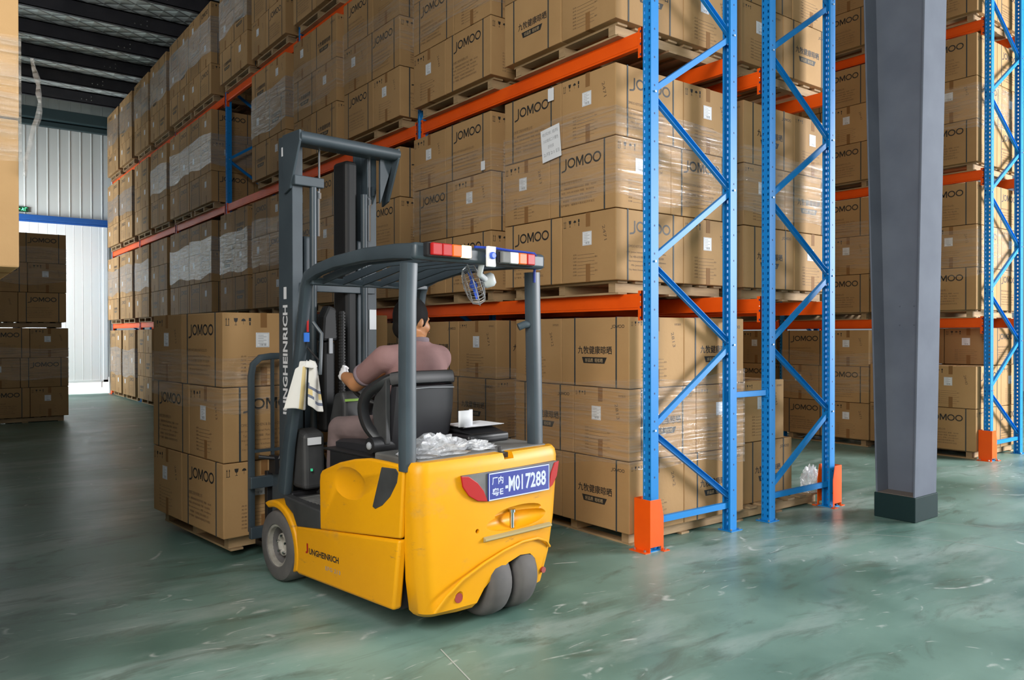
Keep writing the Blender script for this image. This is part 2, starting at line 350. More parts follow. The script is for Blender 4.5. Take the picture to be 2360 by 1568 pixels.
g = MB(); g.add([(-.006, cy(.2, -1), .2), (-.006, cy(.2, 1), .2), (-.006, cy(ZT, 1), ZT), (-.006, cy(ZT, -1), ZT), (.006, cy(.2, -1), .2), (.006, cy(.2, 1), .2), (.006, cy(ZT, 1), ZT), (.006, cy(ZT, -1), ZT)],
      [(3, 2, 1, 0), (4, 5, 6, 7), (0, 1, 5, 4), (2, 3, 7, 6)])
for a, bz in ((-.06, 1.62), (.06, 1.62), (-.06, 1.78), (.06, 1.78)): g.ball((-.008, a, bz), .006, 0, 6)
g.build('web', 'steel_grey', col)
g = MB(); g.box(-.2, .2, -.165, .18, 0, .205); g.build('plinth', 'plinth', col, bevel=.006)
g = MB(); g.box(-.185, .185, -.15, .165, .205, .209); g.build('grout', mat('rusty_grout', (.16, .13, .11), .8), col)

# ------------------------------------------------------------------ pallet racking
def post_mesh(name, h, mirror):
    """omega upright: slotted front, ridge, side walls, rear lips"""
    cols = [(-.0375, None), (-.029, None), (-.017, 's'), (-.0085, None), (-.0045, 'r'), (.0045, 'r2'), (.0085, None), (.017, None), (.029, 's'), (.0375, None)]
    u = [-.0375, -.029, -.017, -.0085, -.0045, .0045, .0085, .017, .029, .0375]; v = [0, 0, 0, 0, .007, .007, 0, 0, 0, 0]
    slot = {1, 7}; zs = [0, .03]; z = .03
    while z < h - .08: zs += [z + .022, z + .05]; z += .05
    zs.append(h); g = MB(); sg = -1 if mirror else 1
    vs = [(sg * v[i], u[i], zz) for zz in zs for i in range(10)]; fs = []
    for r in range(len(zs) - 1):
        for i in range(9):
            if i in slot and r % 2 == 1 and r < len(zs) - 2: continue
            q = (r * 10 + i, r * 10 + i + 1, (r + 1) * 10 + i + 1, (r + 1) * 10 + i); fs.append(q if mirror else q[::-1])
    g.add(vs, fs)
    for s_ in (-1, 1):
        a = s_ * .0375; g.add([(sg * p, q, zz) for zz in (0, h) for p, q in ((0, a), (.078, a), (.078, a - s_ * .016))], [(0, 1, 4, 3), (1, 2, 5, 4)])
        zz = .11
        while zz < h: g.box(sg * .034, sg * .042, a, a + s_ * .0015, zz, zz + .012, 1); zz += .2
    me = g.mesh(name, ['blue', mat('slot_shadow_navy', (.005, .02, .08), .5) if 'nv' not in M else 'nv']); return me
M['nv'] = mat('punched_hole_navy', (.006, .03, .12), .6)
PM = [post_mesh('post', TOPZ, False), post_mesh('post', TOPZ, True)]
def frame(x, y, first, label, lift=0, foot_far=True):
    """upright frame across the rack depth; first = node height on the front post"""
    r = empty('rack_upright_frame', (x, y, 0)); tag(r, label, 'rack upright', 'blue upright frames of the pallet racks')
    for k, (px, me) in enumerate(((0, PM[0]), (DX, PM[1]))):
        o = bpy.data.objects.new('post', me); COL.objects.link(o); o.parent = r; o.location = (px, 0, .004)
        d = o.modifiers.new('t', 'SOLIDIFY'); d.thickness = .0022; d.offset = 0
        g = MB(); cx = px + (.03 if k == 0 else -.03); g.box(cx - .07, cx + .07, -.065, .065, 0, .006)
        for a, c_ in ((-.052, -.048), (.052, .048), (-.052, .048), (.052, -.048)): g.tube([(cx + a, c_, .005), (cx + a, c_, .02)], .009, 6, 1)
        g.build('base_plate', ['blue', 'bolt'], r)
    xa, xb = .04, DX - .04; z = .2; nodes = []; front = first
    g = MB(); g.bar((xa, 0, .2), (xb, 0, .2), .03, .045, up=(0, 0, 1)); g.build('horizontal_brace', 'blue', r)
    zz = .26; fr = first
    while zz + .62 < TOPZ:
        a, q = (xb, xa) if fr else (xa, xb); g = MB(); dz = .585
        p0, p1 = Vector((a, 0, zz)), Vector((q, 0, zz + dz)); d = (p1 - p0).normalized(); w = Vector((d.z, 0, -d.x)) * .02
        for off, hw in ((0, .0015),): g.add([p0 - w + Vector((0, -.014, 0)), p1 - w + Vector((0, -.014, 0)), p1 + w + Vector((0, -.014, 0)), p0 + w + Vector((0, -.014, 0))], [(0, 1, 2, 3)])
        for s_ in (-1, 1): g.add([p0 + w * s_ + Vector((0, -.014, 0)), p1 + w * s_ + Vector((0, -.014, 0)), p1 + w * s_ + Vector((0, .014, 0)), p0 + w * s_ + Vector((0, .014, 0))], [(0, 1, 2, 3)])
        if fr: g.v = [(x_, -y_, z_) for x_, y_, z_ in g.v]
        o = g.build('diagonal_brace', 'blue', r, solid=.003)
        g = MB(); g.tube([(q, -.05, zz + dz + .01), (q, .05, zz + dz + .01)], .008, 6); g.build('bolt', 'bolt', r)
        zz += .605; fr = not fr
    return r
side_names = ['left rack row', 'second rack row', 'far right rack row']
ords = ['nearest', 'second', 'third', 'fourth', 'fifth', 'sixth', 'seventh']
for i in range(7): frame(XF, Y0 + .0375 + i * BAY, True, 'blue upright frame of the front rack row behind the forklift, %s from camera' % ords[i])
for i in range(4): frame(XB, Y0 + .0375 + i * BAY, False, 'blue upright frame of the hidden rear rack row, %s from camera' % ords[i])
for i in range(3): frame(XC, YC + .0375 + i * BAYC, True, 'blue upright frame of the rack row beyond the grey column, %s from camera' % ords[i])
g = MB()
for i, z in enumerate((1.04,)):
    g = MB(); g.box(XF + DX + .002, XB - .002, Y0 + .02, Y0 + .055, z, z + .045); g.box(XF + DX + .002, XF + DX + .008, Y0 + .01, Y0 + .065, z - .015, z + .06); g.box(XB - .008, XB - .002, Y0 + .01, Y0 + .065, z - .015, z + .06)
    tag(g.build('row_spacer', 'blue', bevel=.003), 'short blue row spacer joining the two rack rows at chest height', 'rack spacer')
def beam(x, y0, y1, z, sgn, label):
    """box beam along y with hooked end connectors; sgn: which way its face looks"""
    r = empty('rack_beam', (x, (y0 + y1) / 2, z)); tag(r, label, 'rack beam', 'orange rack beams'); h = (y1 - y0) / 2
    g = MB(); w = .045 * sgn
    prof = [(0, 0), (0, -.012), (-.004 * sgn, -.016), (-.004 * sgn, -.1), (0, -.104), (0, -.117), (w, -.117), (w, 0)]
    g.prism([(p, q) for p, q in prof], -h + .004, h - .004, 'y'); g.build('beam_profile', 'orange', r, recalc=True)
    for s_ in (-1, 1):
        g = MB(); ya = s_ * h; g.box(-.012 * sgn, -.006 * sgn, min(ya, ya - s_ * .038), max(ya, ya - s_ * .038), -.195, .02); g.box(-.012 * sgn, .04 * sgn, min(ya, ya - s_ * .005), max(ya, ya - s_ * .005), -.195, .02)
        for zz in (-.01, -.1, -.175): g.box(-.0145 * sgn, -.0125 * sgn, ya - s_ * .012 - .006, ya - s_ * .012 + .006, zz - .008, zz + .008, 1)
        g.ball((-.014 * sgn, ya - s_ * .012, -.062), .005, 2, 6)
        g.build('end_connector', ['orange', 'nv', 'bolt'], r)
    return r
bays = ['nearest bay', 'second bay', 'third bay', 'fourth bay', 'fifth bay', 'last bay']; lvn = ['lowest', 'middle', 'top']
for i in range(6):
    for k, z in enumerate(LV):
        ya, yb = Y0 + .075 + i * BAY, Y0 + (i + 1) * BAY
        beam(XF, ya, yb, z, 1, 'orange front beam of the front rack row, %s level, %s' % (lvn[k], bays[i]))
        beam(XF + DX, ya, yb, z, -1, 'orange back beam of the front rack row, %s level, %s' % (lvn[k], bays[i]))
        if i < 3:
            beam(XB, ya, yb, z, 1, 'orange near-side beam of the rear rack row, %s level, %s' % (lvn[k], bays[i]))
            beam(XB + DX, ya, yb, z, -1, 'orange far-side beam of the rear rack row, %s level, %s' % (lvn[k], bays[i]))
for i in range(2):
    for k, z in enumerate(LVC):
        ya, yb = YC + .075 + i * BAYC, YC + (i + 1) * BAYC
        beam(XC, ya, yb, z, 1, 'orange front beam of the rack beyond the grey column, %s level, %s' % (lvn[k], bays[i]))
        beam(XC + DX, ya, yb, z, -1, 'orange back beam of the rack beyond the grey column, %s level, %s' % (lvn[k], bays[i]))
def guard(x, y, sx, label, back):
    """orange U-shaped post guard bolted to the floor; sx: outward direction in x"""
    r = empty('post_guard', (x, y, 0)); tag(r, label, 'post guard', 'orange post guards'); r.scale = (sx, 1, 1)
    g = MB(); g.box(-.05, -.045, -.075, .075, .0, .37)
    for s_ in (-1, 1):
        prof = [(-.05, .035), (.065, .035), (.065, 0), (.09, 0), (.09, .245), (.06, .37), (-.05, .37)] if True else []
        g.prism(prof, s_ * .075 - .0025, s_ * .075 + .0025, 'y')
    g.build('shield', 'orange', r, recalc=True, bevel=.0012)
    for fx0, fx1, fy0, fy1 in ((-.1, -.048, -.08, .08), (.06, .12, -.11, -.073), (.06, .12, .073, .11)):
        g = MB(); g.box(fx0, fx1, fy0, fy1, .0, .006)
        for q in ((-.05, .05) if fx0 < 0 else (0,)): g.tube([((fx0 + fx1) / 2, (fy0 + fy1) / 2 + q, .005), ((fx0 + fx1) / 2, (fy0 + fy1) / 2 + q, .02)], .01, 6, 1)
        g.build('foot_flange', ['orange', 'bolt'], r)
guard(XF, Y0 + .0375, 1, 'orange post guard at the foot of the blue upright nearest the forklift', 0)
guard(XB + DX, Y0 + .0375, -1, 'orange post guard at the foot of the blue upright just left of the grey column', 1)
guard(XC, YC + .0375, 1, 'orange post guard at the foot of the blue upright right of the grey column', 0)
guard(XF, Y0 + .0375 + 6 * BAY, 1, 'orange post guard at the far end of the front rack row by the white door', 0)
# ------------------------------------------------------------------ cartons
BL, BS, BH = .742, .598, .522
def jomoo(g, cx, cy, w, h, X, mi):
    """the five wide letters of the carton logo as shapes"""
    t = h * .17; u = w / 5.0; x = cx - w / 2; y0, y1 = cy - h / 2, cy + h / 2
    # J: stem with a hook
    jx = x + u * .55; g.rect(jx, jx + t, y0 + h * .1, y1, X, mi)
    g.poly([(jx + t, y0 + h * .1), (jx, y0 + h * .1), (jx - t * .6, y0 - h * .06), (x + u * .05, y0 - h * .12), (x + u * .05, y0 - h * .12 - t), (jx - t * .2, y0 - h * .2), (jx + t, y0 - h * .02)][::-1], X, mi)
    def ring(rx0, rx1):
        cxx = (rx0 + rx1) / 2; a = (rx1 - rx0) / 2; b_ = h / 2; n = 22; vs = []; fs = []
        for k in range(n):
            c_, s_ = math.cos(2 * math.pi * k / n), math.sin(2 * math.pi * k / n); vs += [(cxx + a * c_, cy + b_ * s_, 0), (cxx + (a - t) * c_, cy + (b_ - t) * s_, 0)]
        for k in range(n): fs.append((2 * k, 2 * ((k + 1) % n), 2 * ((k + 1) % n) + 1, 2 * k + 1))
        g.add(vs, fs, mi, X)
    x1 = jx + t + u * .12; ow = u * 1.02; ring(x1, x1 + ow)
    mx0 = x1 + ow + u * .1; mw = u * .95; mm = mx0 + mw / 2
    g.rect(mx0, mx0 + t, y0, y1, X, mi); g.rect(mx0 + mw - t, mx0 + mw, y0, y1, X, mi)
    g.poly([(mx0, y1), (mm - t * .3, y0 + h * .12), (mm + t * .9, y0 + h * .12), (mx0 + t * 1.25, y1)][::-1], X, mi)
    g.poly([(mx0 + mw, y1), (mx0 + mw - t * 1.25, y1), (mm - t * .9, y0 + h * .12), (mm + t * .3, y0 + h * .12)][::-1], X, mi)
    r0 = mx0 + mw + u * .08; ring(r0, r0 + ow); ring(r0 + ow + u * .05, r0 + 2 * ow + u * .05)
def icons(g, x, y, h, X, mi, w=None):
    w = w or h * .62
    for k in (0, .55): g.rect(x + w * k, x + w * k + h * .07, y, y + h * .8, X, mi); g.poly([(x + w * k - h * .06, y + h * .7), (x + w * k + h * .13, y + h * .7), (x + w * k + h * .035, y + h)], X, mi)
    g.rect(x - h * .08, x + w * .75, y - h * .08, y - h * .01, X, mi)
    x += h * 1.05; g.poly([(x, y + h * .95), (x + w * .95, y + h * .95), (x + w * .8, y + h * .5), (x + w * .5, y + h * .38), (x + w * .15, y + h * .5)][::-1], X, mi)
    g.rect(x + w * .43, x + w * .53, y + h * .05, y + h * .4, X, mi); g.rect(x + w * .2, x + w * .75, y, y + h * .06, X, mi)
    x += h * 1.05; g.poly([(x + w * .5 + w * .5 * math.cos(R(a)), y + h * .55 + h * .35 * math.sin(R(a))) for a in range(0, 181, 30)], X, mi); g.rect(x + w * .45, x + w * .52, y + h * .1, y + h * .55, X, mi)
    x += h * 1.05; g.rect(x, x + w * .5, y + h * .55, y + h, X, mi); g.rect(x + w * .1, x + w * .4, y, y + h * .45, X, mi)
HAND = ['24×13', '24×2', '24×43', '24×12', '2471', '24×71', '1587', '2813']
def long_face(g, kind, X, var):
    """X: matrix with the origin at the face centre"""
    e = .0008; L, H = BL, BH; m1, m2 = 1, 2
    if kind == 'J':
        jomoo(g, -.01, H * .27, L * .6, H * .155, X, m1)
        g.text('九牧厨卫股份有限公司' if var else 'JOMOO KITCHEN & BATH CO.,LTD', -L * .17 if var else -L * .1, -H * .02, L * (.36 if var else .48), H * .05, X, m2)
        rows = ['地址：福建省南安市经济开发区  邮编：362300', '电话：0595-86182828  传真：86183838', '网址：www.jomoo.com.cn  邮箱：jomoo@jomoo', '制造商：九牧厨卫股份有限公司', '生产基地：福建泉州南安经济开发区'] if var else \
               ['Add: Jomoo Industrial Park, Fujian Province, China', 'Tel: 400-6181888   Fax: 0595   P.C: 362300', 'Http://www.jomoo.com.cn   E-mail: jomoo@jomoo', 'Mfr: Jomoo Kitchen & Bath Co.,Ltd', 'City: Nanan, Economic Development Zone, Quanzhou']
        for k, t in enumerate(rows): g.text(t, -L * .06 + (k % 3 - 1) * .004, -H * (.10 + .062 * k), L * (.58, .5, .56, .44, .52)[k], H * .034, X, m2)
    else:
        jomoo(g, L * .34, H * .37, L * .19, H * .045, X, m1)
        for q in (-.0016, -.0008, .0008, .0016): g.text('九牧健康晾晒', L * .01 + q, H * .03 + q * .5, L * .5, H * .115, X @ Matrix.Translation((0, 0, q * .1)), m1)
        g.poly([(-L * .18, -H * .075), (-L * .155, -H * .165), (L * .155, -H * .165), (L * .19, -H * .075)], X, m1)
        X2 = X @ Matrix.Translation((0, 0, .0006)); g.text('好品质  轻松晒', 0, -H * .12, L * .26, H * .055, X2, 3, .0)
def short_face(g, kind, X, var):
    W_, H = BS, BH
    hs = H * (.1 if kind == 'J' else .06); icons(g, -W_ * .46, H * (.33 if kind == 'J' else .38), hs, X, 1)
    if kind == 'K': g.text('手摇系列', W_ * .38, H * .4, W_ * .12, H * .035, X, 2, .01)
    for k in range(7):
        y = -H * (.1 + .05 * k); g.rect(-W_ * .2, W_ * .12, y - .0012, y + .0012, X, 2); g.text(['品名', '型号', '产品规格', '数量', '颜色', '装箱', '日期'][k], -W_ * .25, y + .004, W_ * .065, H * .024, X, 2)
        if k % 2: g.text('公斤' if k == 3 else '毫米', W_ * .15, y + .004, W_ * .05, H * .024, X, 2)
    t = HAND[var % 8]; X2 = X @ Matrix.Translation((W_ * .3, H * .18, 0)) @ Matrix.Rotation(R(-78), 4, 'Z'); g.text(t, 0, 0, .115, .03, X2, 2)
def label_geo(g, X, mi=0, mp=1):
    X = X @ Matrix.Diagonal((1.12, 1.5, 1, 1))
    g.rect(-.045, .045, -.035, .035, X, mi); X2 = X @ Matrix.Translation((0, 0, .0005))
    g.rect(-.04, .04, .031, .0325, X2, mp); g.rect(-.04, .04, -.0325, -.031, X2, mp); g.rect(-.04, -.0385, -.031, .031, X2, mp); g.rect(.0385, .04, -.031, .031, X2, mp)
    for k in range(6): g.rect(-.03, .006 + .02 * (k % 2), .022 - k * .008, .024 - k * .008, X2, mp)
    for k in range(7): g.rect(-.02 + k * .007, -.018 + k * .007 + .002 * (k % 3), -.028, -.019, X2, mp)
    g.rect(.012, .034, -.01, .022, X2, mp) if False else None
def u_band(g, a, b, axis, w, e, z0, z1, half, mi):
    """one continuous band over the top (z1 > z0) or under the bottom of the box, down both sides"""
    if z1 > BH - .01: prof = [(-half, z0), (-half, BH), (half, BH), (half, z0), (half + e, z0), (half + e, BH + e), (-half - e, BH + e), (-half - e, z0)]
    else: prof = [(-half, z1), (-half - e, z1), (-half - e, -e * .3), (half + e, -e * .3), (half + e, z1), (half, z1), (half, 0), (-half, 0)]
    g.prism(prof, a, b, axis, mi)
def strap_geo(g, x, mi=0): u_band(g, x - .0065, x + .0065, 'x', 0, .0022, 0, BH, BS / 2, mi)
def tape_geo(g, mi=0, low=False): u_band(g, -.024, .024, 'y', 0, .0012, 0 if low else BH * .8, BH * .26 if low else BH, BL / 2, mi)
SX = {'J': (-.253, .25), 'K': (-.24, .215)}
def sface(s_, e=.0008): return face((s_ * (BL / 2 + e), 0, BH / 2), (0, s_, 0), (0, 0, 1))
def lface(s_, e=.0008): return face((0, s_ * (BS / 2 + e), BH / 2), (-s_, 0, 0), (0, 0, 1))
_cm = {}
def carton_mesh(kind, var, far):
    k = (kind, var, far)
    if k in _cm: return _cm[k]
    g = MB(); me0 = bmesh.new(); bmesh.ops.create_cube(me0, size=1)
    for v in me0.verts: v.co = Vector((v.co.x * BL, v.co.y * BS, (v.co.z + .5) * BH))
    bmesh.ops.bevel(me0, geom=[e for e in me0.edges], offset=.007, segments=2, profile=.6, affect='EDGES')
    me0.verts.index_update(); g.add([v.co for v in me0.verts], [tuple(v.index for v in f.verts) for f in me0.faces], 0); me0.free()
    # the lid seam along the top edge of each side
    for s_ in (-1, 1):
        long_face(g, kind, lface(s_), (s_ + var) % 2 if kind == 'J' else 0); short_face(g, kind, sface(s_), var + s_)
    if far:
        for x in SX[kind]: strap_geo(g, x, 4)
        tape_geo(g, 5); tape_geo(g, 5, True)
        for s_ in (-1, 1): label_geo(g, sface(s_, .003) @ Matrix.Translation((-.03, BH * .13, 0)), 6, 7)
    me = g.mesh('carton', ['card', 'ink', 'ink2', mat('kraft_reversed_lettering', (.55, .4, .22), .7) if 'rev' not in M else 'rev', 'strap', 'tape', 'paper', 'lprint'])
    _cm[k] = me; return me
M['rev'] = mat('kraft_reversed_lettering', (.52, .37, .2), .7)
_parts = {}
def part_mesh(key, fn, mats):
    if key not in _parts: g = MB(); fn(g); _parts[key] = g.mesh(key[0], mats)
    return _parts[key]
ncart = [0]; cartons = []
def carton(kind, x0, y0, z0, along_x, label, group, far=True, parent_rot=None, var=None, cull=True, sc=(1, 1, 1), jit=True):
    """x0, y0: near-left corner of its footprint; along_x: long side runs along x"""
    w, d = (BL, BS) if along_x else (BS, BL)
    if parent_rot is None and cull and not boxinview(x0, x0 + w, y0, y0 + d, z0, z0 + BH): return None
    var = random.randrange(4) if var is None else var
    o = bpy.data.objects.new('carton', carton_mesh(kind, var, far)); COL.objects.link(o)
    rz = (0 if along_x else R(90)) + (math.pi if random.random() < .5 else 0)
    s_ = .989
    jx, jy, jr = (random.uniform(-.0015, .0015), random.uniform(-.0015, .0015), random.uniform(-.002, .002)) if jit else (0, 0, 0)
    p = Vector((x0 + w / 2 + jx, y0 + d / 2 + jy, z0))
    if parent_rot is not None: o.location = parent_rot @ p; rz += parent_rot.to_euler().z
    else: o.location = p
    o.rotation_euler = (0, 0, rz + jr); o.scale = (s_ * sc[0], s_ * sc[1], .994 * sc[2]); tag(o, label, 'cardboard box', group)
    if not far:
        for x in SX[kind]:
            c = bpy.data.objects.new('strap', part_mesh(('strap', round(x, 3)), lambda g: strap_geo(g, x), [M['strap']])); COL.objects.link(c); c.parent = o
        for lw in (False, True): c = bpy.data.objects.new('packing_tape', part_mesh(('packing_tape', lw), lambda g: tape_geo(g, 0, lw), [M['tape']])); COL.objects.link(c); c.parent = o
        for s2 in (-1, 1):
            c = bpy.data.objects.new('shipping_label', part_mesh(('shipping_label', s2), lambda g: label_geo(g, sface(s2, .002) @ Matrix.Translation((random.uniform(-.05, .02), BH * .13, 0))), [M['paper'], M['lprint']])); COL.objects.link(c); c.parent = o
    ncart[0] += 1; cartons.append(o); return o
def layer_boxes(t):
    """pinwheel of four: name -> (dx, dy, along_x)"""
    L, S_ = BL, BS
    if t == 'S': return {'NL': (0, 0, False), 'NR': (S_, 0, True), 'FR': (L, S_, False), 'FL': (0, L, True)}
    return {'NL': (0, 0, True), 'NR': (L, 0, False), 'FR': (S_, L, True), 'FL': (0, S_, False)}
# ------------------------------------------------------------------ pallets
PH = .1
def pallet_parts():
    P = []
    g = MB(); 
    for k in range(7): x = -.55 + k * .165; P.append(('deck_board', ('b', x)))
    return P
_pm = {}
def pallet_piece(kind, bev=True):
    if kind not in _pm:
        g = MB()
        if kind == 'deck_board': g.box(-.05, .05, -.62, .62, 0, .016)
        if kind == 'stringer': g.box(-.6, .6, -.035, .035, 0, .068)
        if kind == 'bottom_board': g.box(-.045, .045, -.62, .62, 0, .014)
        if kind == 'whole':
            for k in range(7): g.box(-.6 + k * .183, -.5 + k * .183, -.62, .62, .084, .1)
            for y in (-.56, 0, .56): g.box(-.6, .6, y - .035, y + .035, .014, .083)
            for x in (-.55, 0, .55): g.box(x - .045, x + .045, -.62, .62, 0, .0135)
        _pm[kind] = g.mesh('wooden_pallet' if kind == 'whole' else kind, ['wood'])
    return _pm[kind]
def pallet(cx, cy, z, label, far=True, rz=0, group='wooden pallets under the carton stacks'):
    if far:
        o = bpy.data.objects.new('wooden_pallet', pallet_piece('whole')); COL.objects.link(o); o.location = (cx, cy, z); o.rotation_euler = (0, 0, rz); return tag(o, label, 'pallet', group)
    r = empty('wooden_pallet', (cx, cy, z), rz); tag(r, label, 'pallet', group)
    def pc(kind, loc): o = bpy.data.objects.new(kind, pallet_piece(kind)); COL.objects.link(o); o.parent = r; o.location = loc
    for k in range(7): pc('deck_board', (-.55 + k * .183, 0, .0835))
    for y in (-.56, 0, .56): pc('stringer', (0, y, .0148))
    for x in (-.55, 0, .55): pc('bottom_board', (x, 0, 0))
    return r
# ------------------------------------------------------------------ stretch film
def wrap(x0, x1, y0, y1, z0, z1, label, m_='film', slack=.05, X=None, group='stretch film around the carton stacks', faces='all'):
    g = MB(); e = .004; per = []
    n = 16
    cs = [(x0 - e, y0 - e), (x1 + e, y0 - e), (x1 + e, y1 + e), (x0 - e, y1 + e)]
    for a, q in zip(cs, cs[1:] + cs[:1]):
        for k in range(n): t = k / n; per.append((a[0] + (q[0] - a[0]) * t, a[1] + (q[1] - a[1]) * t))
    ph = random.random() * 9; rows = 5; m = len(per); vs = []; P = 2 * math.pi / m
    for r_ in range(rows + 1):
        f = r_ / rows
        for k, (x, y) in enumerate(per):
            a = k * P
            lo = z0 + slack * (.5 * math.sin(2 * a + ph) + .5 * math.sin(5 * a + 2 * ph)); hi = z1 + slack * (.6 * math.sin(a + 2.3 * ph) + .4 * math.sin(4 * a + ph))
            vs.append((x, y, lo + (hi - lo) * f))
    g.add(vs, [(r_ * m + k, r_ * m + (k + 1) % m, (r_ + 1) * m + (k + 1) % m, (r_ + 1) * m + k) for r_ in range(rows) for k in range(m)])
    if X: g.v = [tuple(X @ Vector(v)) for v in g.v]
    o = g.build('stretch_film', m_, smooth=False); return tag(o, label, 'plastic film', group)
wl = ['bottom', 'middle', 'top']
def stack(x0, y0, z, types, kinds, who, names, far, place, nlayers=3, film=None, pal=True, floor_h=0, skip=(), cull=True, film_mat_='film', hz=1):
    """a pallet load: types per layer (bottom first); who = visible boxes; names = words for them; place = where the stack is"""
    S2 = BL + BS
    if pal and (not cull or boxinview(x0, x0 + S2, y0, y0 + S2, z, z + PH)): pallet(x0 + S2 / 2, y0 + S2 / 2, z, 'pale wooden pallet under the carton stack %s' % place, far)
    zz = z + PH + .001
    for k in range(nlayers):
        lb = layer_boxes(types[k])
        for w in who:
            if (k, w) in skip: continue
            dx, dy, ax = lb[w]; carton(kinds[k] if isinstance(kinds, (list, tuple)) else kinds, x0 + dx, y0 + dy, zz, ax, 'brown carton, %s layer %s, stack %s' % (wl[k] if nlayers == 3 else ['bottom', 'top'][k], names[w], place), 'cartons %s' % place, far, cull=cull, sc=(1, 1, hz))
        zz += BH * hz + .003
    if film and boxinview(x0, x0 + S2, y0, y0 + S2, z, z + 1.7):
        for (a, b_) in film: wrap(x0, x0 + S2, y0, y0 + S2, z + a, z + b_, 'stretch film round the carton stack %s' % place, film_mat_)
# front row (seen from its aisle side)
nmF = {'NL': 'right', 'FL': 'left', 'NR': 'back right'}
starts = []
for i in range(6):
    a = Y0 + i * BAY; starts += [a + .21, a + 1.745]
starts[6] += .2; starts[7] += .03
pos = ['first', 'second', 'third', 'fourth', 'fifth', 'sixth', 'seventh', 'eighth', 'ninth', 'tenth', 'eleventh', 'last']
AX = 4.04
T = lambda p: ['L', 'S', 'L'] if p % 2 == 0 else ['S', 'L', 'S']
kA = {0: 'KKKKKJKKJKJJ', 1: 'JJJJJKJJKJJK', 2: 'KJJKKJJJJKJJ', 3: 'JJJJJKJKKJKJ'}
for j in range(12):
    y = starts[j]; far = j > 4
    # floor level: only where the photograph shows it
    if j in (0, 1, 2, 3, 9, 10, 11):
        stack(AX + .03, y - (.085 if j == 0 else 0), 0, T(j + 1), kA[0][j], ('NL', 'FL', 'NR') if j == 0 else ('NL', 'FL'), nmF, j > 2,
              'on the floor, %s along the front rack' % pos[j], film=[(.55, 1.22)] if j in (0, 1, 11, 10) else None, film_mat_='film2' if j > 8 else 'film')
    stack(AX - .02, y, LV[0], T(j), kA[1][j], ('NL', 'FL', 'NR') if j == 0 else ('NL', 'FL'), nmF, far, 'on the lowest beams, %s along the front rack' % pos[j],
          film=[(.72, 1.36)] if j not in (2, 8) else None, film_mat_='film' if j < 5 else 'film2')
    if j != 5: stack(AX - .02, y, LV[1], T(j), kA[2][j], ('NL', 'FL', 'NR') if j in (0, 6) else ('NL', 'FL'), nmF, far, 'on the middle beams, %s along the front rack' % pos[j],
          film=[(.75, 1.3)] if j not in (0, 9) else None, film_mat_='film' if j < 4 else 'film2')
    if j >= 3: stack(AX - .02, y, LV[2], T(j + 1), kA[3][j], ('NL', 'FL'), nmF, True, 'on the top beams, %s along the front rack' % pos[j],
          film=[(.85, 1.45)] if j not in (4,) else None, film_mat_='film2')
# cartons packed behind the front ones, deep in the racks: too many to single out
g = MB()
def deep(x, y, z, types, who, n=3):
    zz = z + PH + .001
    for k in range(n):
        for w in who:
            dx, dy, ax = layer_boxes(types[k])[w]; a, b_ = (BL, BS) if ax else (BS, BL); q = .006
            g.box(x + dx + q, x + dx + a - q, y + dy + q, y + dy + b_ - q, zz, zz + BH - .002)
        zz += BH + .003
for j in range(12):
    for k, z_ in enumerate([0] + LV):
        if k == 2 and j == 5: continue
        if k == 0 and 3 < j < 9: who_ = ()
        else: who_ = ('FR',) if (j == 0 or (k == 2 and j == 6)) else ('NR', 'FR')
        if k == 3 and j < 3: who_ = ('NL', 'FL', 'NR', 'FR')
        deep(AX - (.02 if k else -.03), starts[j] - (.085 if j == 0 and k == 0 else 0), z_, T(j + (k in (0, 3))), who_)
        if j > 0 and not (j == 1 and k in (1, 2)): deep(XB - .06, starts[j], z_, T(j), ('NL', 'FL', 'NR', 'FR'))
        if j == 1 and k in (1, 2): deep(XB - .06, Y0 + 1.75, z_, ['L', 'S', 'L'], ('NR', 'FR'))
tag(g.build('packed_cartons', 'card'), 'brown cartons packed behind the front ones, deep inside the double rack row', 'cardboard boxes', kind='stuff')
# rear row of the same block: its end bay shows between the blue posts
nmB = {'NL': 'left', 'NR': 'right', 'FL': 'back left', 'FR': 'back right'}
BX = XB - .06
stack(BX, Y0 + .21, LV[0], ['L', 'S', 'L'], ['K', 'K', 'K'], ('NL', 'NR'), nmB, False, 'on the lowest beams, end of the rear rack', film=[(.7, 1.3)])
stack(BX - .03, Y0 + .21, LV[1], ['S', 'L', 'S'], ['K', 'K', 'K'], ('NL', 'NR'), nmB, False, 'on the middle beams, end of the rear rack')
stack(BX, Y0 + .21, LV[2], ['S', 'L', 'S'], 'K', ('NL', 'NR'), nmB, True, 'on the top beams, end of the rear rack')
for k_, z_ in ((1, LV[0]), (2, LV[1])):
    stack(BX, Y0 + 1.75, z_, ['L', 'S', 'L'], 'J', ('NL', 'FL'), {'NL': 'near', 'FL': 'far'}, True, 'on the %s beams, second along the rear rack' % lvn[k_ - 1])
pallet(BX + .435, Y0 + .78, 0, 'weathered wooden pallet sticking out below the half-empty floor bay of the rear rack', False)
carton('K', 5.53, 4.06, PH + .001, True, 'lower of two brown cartons on the half-empty pallet behind the blue row spacer', 'two cartons on the half-empty pallet', False)
carton('K', 5.535, 4.05, PH + BH + .004, False, 'upper of two brown cartons on the half-empty pallet behind the blue row spacer', 'two cartons on the half-empty pallet', False)
